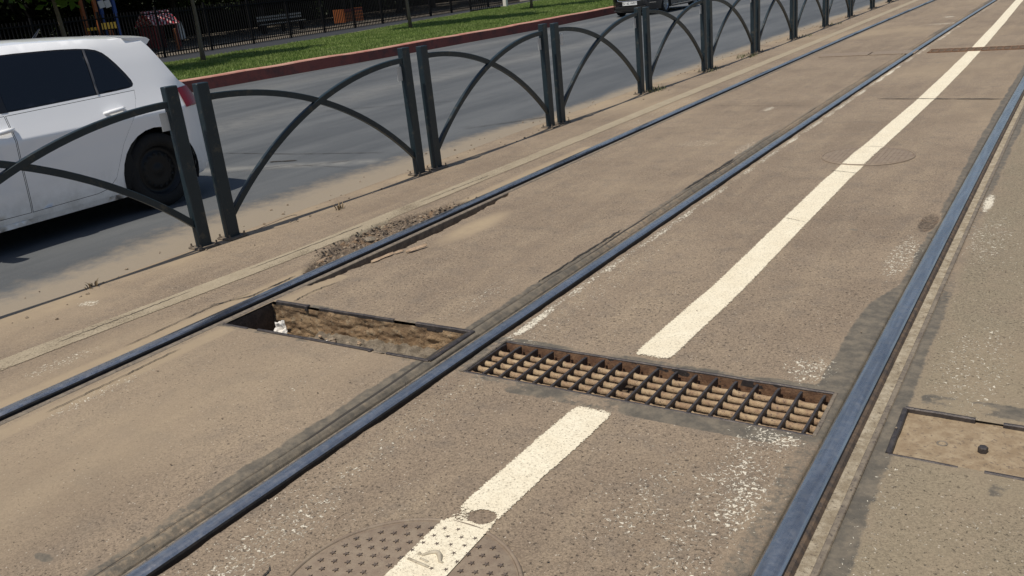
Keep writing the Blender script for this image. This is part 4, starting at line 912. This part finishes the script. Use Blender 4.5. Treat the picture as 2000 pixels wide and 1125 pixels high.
def hedge_mass():
    rs = np.random.RandomState(21); B = [(rs.uniform(-50.8, -48.6) , yy + rs.uniform(-.6, .6), zz, rs.uniform(.9, 1.4)) for yy in np.arange(2, 78, 1.3) for zz in (.8, 2.2, 3.7, 5.0)]
    B = [(x - .12 * max(0, y - 20), y, z, r_) for (x, y, z, r_) in B]
    me = leafmesh('hedge_leaves', B, 60000, .17, M['leafdark'], 80); o = link('hedge', me); tag(o, 'dark tall hedge closing the back of the yard', 'hedge', kind='stuff')
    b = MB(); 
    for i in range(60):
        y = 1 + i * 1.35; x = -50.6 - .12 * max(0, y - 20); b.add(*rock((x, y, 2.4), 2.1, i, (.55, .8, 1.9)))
    c = b.build('hedge_core', M['gap'], o); c['kind'] = 'stuff'  # added solid dark core that stops sky showing through the hedge leaves
hedge_mass()
# black metal fence
def blackfence():
    root = empty('metal_fence', (0, 0, .1)); tag(root, 'long black metal picket fence between the path and the shaded yard', 'fence'); off = -2.75; st = 2.4; y = 4.0; H = 1.75
    gb = lambda y: float(FB(y))
    while y < 50:
        y2 = y + st; bb = MB(); bb.box((gb(y), y, H / 2), (.07, .07, H + .05)); bb.build('post', M['blackmetal'], root)
        a = Vector((gb(y), y, 0)); e = Vector((gb(y2), y2, 0)); d = e - a; rot = Matrix.Rotation(math.atan2(d.y, d.x), 3, 'Z')
        for z in (.16, 1.55): bb = MB(); bb.box(((a.x + e.x) / 2, (a.y + e.y) / 2, z), (d.length, .03, .045), rot); bb.build('cross_rail', M['blackmetal'], root)
        bb = MB(); n = 18
        for k in range(1, n): p = a + d * k / n; bb.box((p.x, p.y, .85), (.030, .030, 1.66))
        o = bb.build('pickets', M['blackmetal'], root); o['kind'] = 'stuff'
        y = y2
blackfence()
rg = empty('low_railing', (-28.2, 41.8, .1)); tag(rg, 'low black railing on the path edge left of the white bollard', 'railing')
bb = MB()
for k in range(15): bb.box((0, -1.4 + k * .2, .45), (.02, .02, .9))
o = bb.build('bars', M['blackmetal'], rg); bb = MB(); bb.box((0, 0, .9), (.04, 3, .04)); bb.build('top_rail', M['blackmetal'], rg); bb = MB(); bb.box((0, 0, .06), (.05, 3, .1)); bb.build('bottom_rail', M['blackmetal'], rg)

# playground things in the yard
M['orange'] = m_simple('orange_paint', (.24, .07, .018), .6, 0, .15, 5); M['yellow'] = m_simple('yellow_paint', (.80, .50, .06), .6, 0, .15, 5); M['blue'] = m_simple('blue_paint', (.02, .06, .22), .6, 0, .15, 5)
M['red'] = m_simple('red_paint', (.14, .014, .014), .6, 0, .15, 5); M['white'] = m_simple('white_board', (.50, .50, .47), .7, 0, .08, 5)
tw = empty('play_tower', (-34, 22.35, .2)); tag(tw, 'wooden play tower with orange and blue posts and a yellow platform', 'play tower')
for (x, y, m) in ((.45, -.42, 'orange'), (.45, .42, 'blue'), (-.45, -.42, 'orange'), (-.45, .42, 'blue')): bb = MB(); bb.box((x, y, 1.4), (.12, .12, 2.8)); bb.build('post', M[m], tw)
bb = MB(); bb.box((0, 0, 1.12), (1.0, .9, .12)); bb.build('platform', M['yellow'], tw)
bb = MB(); bb.box((.46, 0, 1.24), (.04, .72, .14)); bb.build('guard_board', M['yellow'], tw)
for s in (-1, 1): bb = MB(); bb.box((.5, s * .14, 2.02), (.04, .25, .28), Matrix.Rotation(.2, 3, 'X')); bb.build('window_board', M['white'], tw)
for s in (-1, 1): bb = MB(); bb.box((.55, -.05 + s * .12, .5), (.06, .06, 1.05), Matrix.Rotation(s * .15, 3, 'X')); bb.build('ladder_leg', M['orange'], tw)
ph = empty('playhouse', (-34, 24.95, .2)); tag(ph, 'small playhouse with a red and white checked roof', 'playhouse')
for s in (-1, 1):
    for t in (-1, 1): bb = MB(); bb.box((s * .5, t * .55, .5), (.08, .08, 1.0)); bb.build('post', M['red'], ph)
bb = MB(); bb.box((-.5, 0, .5), (.04, 1.0, .9)); bb.build('back_wall', M['red'], ph)
rm, nt, bs = newmat('checked_roof'); n_ = N(nt); ck = nt.nodes.new('ShaderNodeTexChecker'); ck.inputs['Scale'].default_value = 7; ck.inputs['Color1'].default_value = (.42, .03, .04, 1); ck.inputs['Color2'].default_value = (.62, .45, .42, 1)
tc = nt.nodes.new('ShaderNodeTexCoord'); n_.L(tc.outputs['Object'], ck.inputs['Vector']); n_.L(ck.outputs[0], bs.inputs['Base Color'])
for s in (-1, 1): bb = MB(); bb.box((s * .36, 0, 1.28), (.90, 1.3, .04), Matrix.Rotation(s * .72, 3, 'Y')); bb.build('roof_panel', rm, ph)
bb = MB(); bb.box((-.46, .9, .62), (.05, .35, .75), Matrix.Rotation(.2, 3, 'X')); tag(bb.build('white_board', M['white']), 'x'); 
wb = bpy.data.objects['white_board']; wb.location = (-33.2, 24.9, .25); tag(wb, 'small white board behind the fence right of the checked playhouse', 'board')
bb = MB(); bb.box((0, 0, .35), (.12, .12, .9), bev=.02); o = bb.build('orange_post', M['orange']); o.location = (-32.6, 24.7, .2); tag(o, 'short orange post behind the black fence beside the white car roof', 'post')
bn = empty('bench', (-34.5, 32.6, .2)); tag(bn, 'long pale park bench behind the black fence', 'bench')
M['greyslat'] = m_simple('grey_bench_paint', (.26, .26, .24), .7)
for k in range(3): bb = MB(); bb.box((.1 * k, 0, .46), (.08, 3.0, .04)); bb.build('seat_slat', M['greyslat'], bn)
for k in range(2): bb = MB(); bb.box((-.1, 0, .66 + .14 * k), (.03, 3.0, .09)); bb.build('back_slat', M['greyslat'], bn)
for s in (-1.3, 0, 1.3): bb = MB(); bb.box((.06, s, .23), (.3, .05, .44)); bb.build('leg', M['blackmetal'], bn)
bx_ = empty('play_box', (-34.5, 37.6, .2)); tag(bx_, 'orange red slatted play box behind the black fence', 'play box')
for k in range(4): bb = MB(); bb.box((.4, 0, .15 + .17 * k), (.04, 1.5, .14)); bb.build('slat', M['orange'] if k < 3 else M['red'], bx_)
for s in (-.75, .75): bb = MB(); bb.box((0, s, .4), (.8, .05, .7)); bb.build('side_board', M['orange'], bx_)
rk = empty('rocking_toy', (-33, 17.2, .2)); tag(rk, 'red spring rocking toy behind the fence at the left edge', 'rocking toy')
bb = MB(); bb.tube([(0, -.35, .75), (0, -.1, .55), (0, .2, .55), (0, .4, .8)], [.10, .16, .16, .08], 10); bb.build('body', M['red'], rk, True); bb = MB(); bb.lathe([(.09, 0), (.11, .1), (.09, .2), (.11, .3), (.09, .42)], 'z', 10); bb.build('spring', M['blackmetal'], rk, True)

# ------------------------------------------------------------------ cars
def m_carpaint(name, col, flake=0, dirt=(.30, .27, .22)):
    m, nt, b = newmat(name); n = N(nt); tc = nt.nodes.new('ShaderNodeTexCoord'); n.pos = tc.outputs['Object']
    z = nt.nodes.new('ShaderNodeSeparateXYZ'); n.L(n.pos, z.inputs[0])
    d = n.m('MULTIPLY', n.ramp(z.outputs[2], .15, .55, 1, 0), n.ramp(n.noise(6, 6, .7), .35, .75))
    c = n.mix(n.m('MULTIPLY', d, .45), (*col,), dirt); n.L(c, b.inputs['Base Color']); b.inputs['Roughness'].default_value = .42; b.inputs['Coat Weight'].default_value = .9; b.inputs['Coat Roughness'].default_value = .04; b.inputs['Metallic'].default_value = flake
    return m
M['carwhite'] = m_carpaint('white_car_paint', (.88, .88, .88)); M['carblack'] = m_carpaint('black_car_paint', (.008, .008, .010), 0, (.03, .028, .025))
M['glass'] = m_simple('tinted_glass', (.006, .008, .012), .04, 0, .1, 2, spec=.5, coat=0); M['trim'] = m_simple('black_trim', (.010, .010, .011), .3)
M['divider'] = m_simple('grey_rubber_strip', (.07, .07, .075), .5)
M['tyre'] = m_simple('tyre_rubber', (.009, .0085, .0085), .9, 0, .3, 20, .002, 60, dirt=(.018, .016, .013), dirtamt=.4, dirtsc=9); M['steelwheel'] = m_simple('dark_steel_wheel', (.010, .0105, .012), .45, .5, .2, 20)  # tyre and steel rim colours lowered to imitate wheel arch shade
M['alloy'] = m_simple('alloy_wheel', (.38, .40, .42), .3, .8, .1, 20); M['lamp'] = m_simple('red_lamp', (.22, .004, .008), .2, 0, .15, 30, spec=.3); M['chrome'] = m_simple('chrome', (.7, .7, .7), .12, 1, .05, 5); M['lampclear'] = m_simple('clear_lamp', (.55, .57, .58), .08, .3, .1, 9, coat=1)
M['plateW'] = m_simple('plate_white', (.75, .75, .73), .5)
WZ = [(.1, .815), (.16, .835), (.22, .862), (.30, .878), (.45, .889), (.64, .897), (.770, .903), (.782, .898), (.86, .864), (.93, .836), (.965, .822), (1.0, .810), (1.2, .738), (1.33, .682), (1.38, .648), (1.41, .60), (1.44, .55)]
_wz = np.array(WZ)
def wcar(y, z):
    w = float(np.interp(z, _wz[:, 0], _wz[:, 1]))
    if y > .15: w -= .27 * min(1, ((y - .15) / .55)) ** 2.4 * (1 if z < .95 else .55)
    if y < -2.85: w -= .34 * min(1, (-2.85 - y) / .64) ** 2.3
    return w
def inpoly(p, poly):
    x, y = p; c = False; n = len(poly); j = n - 1
    for i in range(n):
        xi, yi = poly[i]; xj, yj = poly[j]
        if (yi > y) != (yj > y) and x < (xj - xi) * (y - yi) / (yj - yi) + xi: c = not c
        j = i
    return c
def dens(poly, st=.05):
    o = []; n = len(poly)
    for i in range(n):
        a, b_ = poly[i], poly[(i + 1) % n]; L = math.hypot(b_[0] - a[0], b_[1] - a[1]); k = max(1, int(L / st)); o += [(a[0] + (b_[0] - a[0]) * t / k, a[1] + (b_[1] - a[1]) * t / k) for t in range(k)]
    return o
def smoothp(poly, it=1):
    for _ in range(it):
        o = []; n = len(poly)
        for i in range(n):
            a, b_ = poly[i], poly[(i + 1) % n]; o += [(a[0] * .75 + b_[0] * .25, a[1] * .75 + b_[1] * .25), (a[0] * .25 + b_[0] * .75, a[1] * .25 + b_[1] * .75)]
        poly = o
    return poly
def region(name, outer, holes, off, m, parent, wf, thick=.0, st=.055):
    outer = dens(outer, st); hs = [dens(h, st) for h in holes]; pts = []; edges = []
    for lp in [outer] + hs:
        b0 = len(pts); pts += lp; edges += [(b0 + i, b0 + (i + 1) % len(lp)) for i in range(len(lp))]
    ys = [p[0] for p in outer]; zs = [p[1] for p in outer]; y = min(ys) + st
    while y < max(ys):
        for z in (.770, .784, .93):
            if inpoly((y, z), outer) and not any(inpoly((y, z), h) for h in hs): pts.append((y, z))
        z = min(zs) + st * .7
        while z < max(zs):
            if min(abs(z - .777), abs(z - .93)) > .022 and inpoly((y, z), outer) and not any(inpoly((y, z), h) for h in hs): pts.append((y, z))
            z += st * .75
        y += st
    r = delaunay_2d_cdt([Vector(p) for p in pts], edges, [], 0, 1e-5); vv, ff = r[0], r[2]
    keep = []
    for f in ff:
        c = (sum(vv[i][0] for i in f) / len(f), sum(vv[i][1] for i in f) / len(f))
        if inpoly(c, outer) and not any(inpoly(c, h) for h in hs): keep.append(f)
    out = []
    for s in (1, -1):
        V = [(s * (wf(p[0], p[1]) + off), p[0], p[1]) for p in vv]; F = []
        for f in keep:
            a, b_, c = [Vector(V[i]) for i in f[:3]]; nrm = (b_ - a).cross(c - a); F.append(tuple(f) if nrm.x * s > 0 else tuple(f)[::-1])
        out.append(link(name, mkmesh(name, V, F, m, True), parent))
    return out
def arc(cy, cz, r, a0, a1, n=14): return [(cy + r * math.cos(math.radians(a0 + (a1 - a0) * k / n)), cz + r * math.sin(math.radians(a0 + (a1 - a0) * k / n))) for k in range(n + 1)]
def car(loc, paint, label, wheelm, rz=0, front=False, estate=0):
    root = empty('car', loc, rz); tag(root, label, 'car'); P_ = M[paint]; wf = wcar; WB = -2.63
    # side view outline (y to the tail, z up)
    tail = [(.47, .19), (.60, .24), (.66, .40), (.665, .52), (.62, .60), (.59, .74), (.565, .80), (.49, .935), (.40, .985), (.255, 1.275), (.215, 1.33)]
    roof = [(.10, 1.362), (-.25, 1.388), (-.70, 1.408), (-1.2, 1.412), (-1.62, 1.385)]
    nose = [(-2.05, 1.19), (-2.45, .985), (-2.62, .935), (-3.05, .86), (-3.33, .76), (-3.45, .62), (-3.48, .45), (-3.44, .24), (-3.35, .18)]
    bot = [(-3.02, .17)] + arc(WB, .305, .355, 202, -22, 16) + [(WB + .345, .17), (-.345, .165)] + arc(0, .305, .355, 202, -22, 16) + [(.345, .18)]
    win_all = smoothp([(-1.95, 1.015), (-1.99, 1.06), (-1.55, 1.325), (-1.42, 1.345), (-.93, 1.352), (-.55, 1.343), (-.30, 1.325), (-.185, 1.295), (-.12, 1.22), (-.035, 1.06), (-.03, 1.0), (-.10, .985), (-.5, .975), (-1.1, .962), (-1.7, .968)], 1)
    outline = tail + roof + nose + bot
    rd = [(-1.105, .945), (-.62, .955), (-.045, .968), (-.07, .90), (-.13, .80), (-.22, .69), (-.30, .58), (-.365, .45), (-.42, .34), (-.50, .272), (-.60, .255), (-1.125, .25), (-1.12, .6)]
    fd = [(-1.111, .945), (-1.7, .945), (-2.02, .93), (-2.10, .8), (-2.14, .6), (-2.13, .30), (-2.10, .262), (-1.131, .25), (-1.126, .6)]
    region('body_side', outline, [win_all, rd, fd], 0, P_, root, wf)
    region('gap_liner', dens([(-2.2, .22), (-.2, .22), (-.25, .5), (0, .8), (.02, 1.02), (-.2, 1.345), (-1.5, 1.35), (-2.05, 1.05), (-2.25, .9)], .1), [], -.012, M['gap'], root, wf, st=.1)
    def shrink(p, d): 
        cx = sum(q[0] for q in p) / len(p); cz = sum(q[1] for q in p) / len(p); return [(q[0] + (cx - q[0]) * d, q[1] + (cz - q[1]) * d * 1.5) for q in p]
    rds = region('rear_door', shrink(rd, .007), [], 0, P_, root, wf); fds = region('front_door', shrink(fd, .007), [], 0, P_, root, wf)
    # glass, in black surrounds
    region('window_surround', win_all, [], -.002, M['trim'], root, wf)
    region('rear_window', [(-1.075, .975), (-1.06, 1.335), (-.93, 1.338), (-.55, 1.330), (-.325, 1.312), (-.375, .988)], [], .0, M['glass'], root, wf)
    region('window_divider', [(-.372, .978), (-.322, 1.318), (-.304, 1.316), (-.353, .98)], [], .004, M['divider'], root, wf)
    region('door_pillar', [(-1.128, .965), (-1.112, 1.342), (-1.062, 1.342), (-1.078, .965)], [], .003, M['trim'], root, wf)
    region('quarter_window', [(-.352, .992), (-.302, 1.306), (-.21, 1.285), (-.15, 1.21), (-.08, 1.08), (-.058, 1.02), (-.075, 1.0)], [], .0, M['glass'], root, wf)
    region('front_window', [(-1.13, .975), (-1.11, 1.335), (-1.44, 1.328), (-1.56, 1.30), (-1.93, 1.055), (-1.90, .99)], [], .0, M['glass'], root, wf)
    region('sill_trim', [(-2.24, .17), (-2.27, .21), (-.39, .205), (-.36, .165)], [], .004, P_, root, wf)
    # door handles
    for ds, hy in ((rds, -.29), (fds, -1.18)):
        for s, d in zip((1, -1), ds):
            w = wf(hy, .85); b = MB(); V = []
            b.tube([(s * (w + .002), hy - .095, .835), (s * (w + .030), hy - .06, .842), (s * (w + .034), hy, .846), (s * (w + .030), hy + .05, .850), (s * (w + .002), hy + .085, .852)], [.012, .016, .017, .016, .012], 8); b.build('handle', P_, d, True)
            b = MB(); b.box((s * (w + .000), hy - .02, .828), (.010, .10, .045), bev=.004); b.build('handle_recess', P_, d)
    # lamps
    lampR = [(.345, .925), (.36, .765), (.588, .765), (.575, .80), (.50, .93)]
    region('tail_lamp', lampR, [], .009, M['lamp'], root, wf)
    region('headlamp', smoothp([(-2.85, .80), (-3.05, .72), (-3.38, .64), (-3.40, .70), (-3.25, .79), (-3.0, .86)], 1), [], .005, M['lampclear'], root, wf)
    # central skins across the car
    def skin(name, prof, m, crown, off=0, inset=0, nn=16, parent=root):
        V = []; T = [math.sin((-1 + 2 * i / nn) * PI / 2) for i in range(nn + 1)]
        n = len(prof)
        for k, (y, z) in enumerate(prof):
            a = prof[max(0, k - 1)]; c = prof[min(n - 1, k + 1)]; ty, tz = c[0] - a[0], c[1] - a[1]; L = math.hypot(ty, tz) or 1; ny, nz = tz / L, -ty / L   # outward for tail->nose order
            w = wf(y, z) - inset
            for t in T:
                cc = crown * (1 - abs(t) ** 2.4) + off; V.append((w * t, y + ny * cc * 1.0, z + nz * cc))
        F = [(k * (nn + 1) + i, k * (nn + 1) + i + 1, (k + 1) * (nn + 1) + i + 1, (k + 1) * (nn + 1) + i) for k in range(n - 1) for i in range(nn)]
        return link(name, mkmesh(name, V, F, m, True), parent)
    def dn(p, st=.06):
        o = []
        for i in range(len(p) - 1):
            L = math.hypot(p[i + 1][0] - p[i][0], p[i + 1][1] - p[i][1]); k = max(1, int(L / st)); o += [(p[i][0] + (p[i + 1][0] - p[i][0]) * t / k, p[i][1] + (p[i + 1][1] - p[i][1]) * t / k) for t in range(k)]
        return o + [p[-1]]
    skin('rear_bumper', dn(tail[:5]), P_, .10); skin('tailgate', dn(tail[4:9]), P_, .06)
    skin('rear_glass', dn(tail[8:10]), M['glass'], .045, .004, .05); skin('hatch_frame', dn(tail[8:11]), P_, .041, -.004)
    skin('roof', dn([tail[10]] + roof), P_, .042)
    skin('windscreen', dn([roof[-1], nose[0], nose[1]]), M['glass'], .06); skin('bonnet', dn(nose[1:5]), P_, .05); skin('front_bumper', dn(nose[4:]), P_, .09)
    # roof spoiler lip
    b = MB(); V = []
    for i in range(13):
        t = -1 + i / 6; w = wf(.2, 1.33) * .995; x = w * t; cr = .042 * (1 - abs(t) ** 2.4)
        for (y, z) in ((.05, 1.366), (.275, 1.345), (.30, 1.325), (.24, 1.272)): V.append((x, y + .03 * (1 - t * t), z + cr * .9 + .004))
    F = [(i * 4 + j, (i + 1) * 4 + j, (i + 1) * 4 + (j + 1) % 4, i * 4 + (j + 1) % 4) for i in range(12) for j in range(4)] + [(0, 1, 2, 3), (51, 50, 49, 48)]
    b.add(V, F); b.build('roof_spoiler', P_, root)
    b = MB(); b.tube([(0, -.28, 1.43), (0, -.21, 1.50)], [.012, .004], 6); b.build('antenna', M['trim'], root)
    b = MB(); b.box((0, -1.4, .20), (1.40, 3.6, .06)); b.box((0, WB / 2, .5), (1.5, 1.5, .5)); b.build('underbody', M['gap'], root)
    # wheels and arch liners
    for (s, y) in ((1, 0), (-1, 0), (1, WB), (-1, WB)):
        b = MB(); V = []; n = 22
        for k in range(n + 1):
            a = math.radians(-22 + 224 * k / n)
            for q in (0, 1): V.append((s * (wf(y, .5) - .006 - .30 * q), y + .355 * math.cos(a), .305 + .355 * math.sin(a)))
        F = [(2 * k, 2 * k + 1, 2 * k + 3, 2 * k + 2) for k in range(n)]; F.append(tuple(2 * k + 1 for k in range(n + 1))); b.add(V, F); b.build('arch_liner', M['gap'], root)
        cx = s * .775
        wh = MB(); wh.lathe([(.205, -.10 * s), (.255, -.105 * s), (.298, -.095 * s), (.306, -.06 * s), (.307, .05 * s), (.298, .085 * s), (.255, .098 * s), (.212, .092 * s), (.205, .07 * s)], 'x', 40); w_ = wh.build('wheel', M['tyre'], root, True); w_.location = (cx, y, .307)
        rm = MB(); rm.lathe([(.206, .072 * s), (.212, .080 * s), (.20, .075 * s), (.19, .045 * s), (.165, .03 * s), (.15, .045 * s), (.11, .055 * s), (.075, .045 * s), (.045, .05 * s), (.030, .058 * s), (.0001, .06 * s)], 'x', 40); rim = rm.build('rim', M[wheelm], w_, True)
        hl = MB()
        if wheelm == 'steelwheel':
            for k in range(15):
                a = k * 2 * PI / 15; hl.lathe([(.0001, .0575 * s), (.0135, .0555 * s)], 'x', 8, (0, .133 * math.cos(a), .133 * math.sin(a)))
            hl.build('rim_holes', M['gap'], rim)
        else:
            for k in range(10):
                a = k * 2 * PI / 10 + .1; hl.box((.062 * s, .12 * math.cos(a), .12 * math.sin(a)), (.02, .14, .022), Matrix.Rotation(a, 3, 'X'))
            hl.build('spokes', M['alloy'], rim)
    for s in (1, -1):
        b = MB(); b.box((s * .955, -1.86, .985), (.17, .09, .12), Matrix.Rotation(s * .15, 3, 'Z'), .025); b.box((s * .86, -1.84, .955), (.10, .05, .03)); b.build('door_mirror', P_, root)
    if front:
        # grille framed in chrome, number plate, fog trims
        yf = -3.575
        b = MB(); b.box((0, yf, .59), (.86, .04, .17), bev=.01); g = b.build('grille', M['trim'], root)
        for k in range(4): b = MB(); b.box((0, yf - .024, .535 + .036 * k), (.80, .012, .011)); b.build('grille_bar', M['chrome'], g)
        b = MB(); b.tube([(-.47, yf - .02, .69), (-.42, yf - .03, .51), (-.3, yf - .035, .495), (.3, yf - .035, .495), (.42, yf - .03, .51), (.47, yf - .02, .69)], .011, 6); b.build('chrome_surround', M['chrome'], g)
        b = MB(); b.lathe([(.0001, -.03), (.05, -.03), (.055, -.02)], 'y', 16, (0, yf - .005, .60)); b.build('badge', M['chrome'], g)
        b = MB(); b.box((0, yf - .035, .415), (.52, .012, .11), bev=.003); pl_ = b.build('number_plate', M['plateW'], root)
        cu = bpy.data.curves.new('plate_text', 'FONT'); cu.body = 'SV 43 WRY'; cu.size = .105; cu.align_x = 'CENTER'; cu.align_y = 'CENTER'; cu.extrude = .001
        t_ = bpy.data.objects.new('t', cu); COL.objects.link(t_); dg = bpy.context.evaluated_depsgraph_get(); me = bpy.data.meshes.new_from_object(t_.evaluated_get(dg)); bpy.data.objects.remove(t_)
        me.materials.clear(); me.materials.append(M['trim']); o = link('plate_text', me, pl_); o.rotation_euler = (PI / 2, 0, 0); o.location = (0, yf - .043, .415)
        b = MB(); b.box((0, yf, .27), (1.1, .05, .09), bev=.01); b.build('lower_intake', M['trim'], root)
        for s in (1, -1): b = MB(); b.box((s * .72, yf + .17, .40), (.22, .03, .018), Matrix.Rotation(s * .5, 3, 'Z')); b.build('fog_trim', M['chrome'], root)
        for s in (1, -1): b = MB(); b.box((s * .905, WB / 2, .235), (.02, 1.85, .022)); b.build('sill_chrome', M['chrome'], root)
        for s in (1, -1): b = MB(); b.box((s * .62, yf + .10, .66), (.30, .10, .13), Matrix.Rotation(s * .35, 3, 'Z'), .03); b.build('headlamp', M['lampclear'], root)
    return root
car((-7.2, 4.38, 0), 'carwhite', 'white five door hatchback passing close behind the fence at the left', 'steelwheel')
car((-12.72, 30.9, 0), 'carblack', 'black car with chrome grille and number plate on the road at the top edge', 'alloy', 0, True)
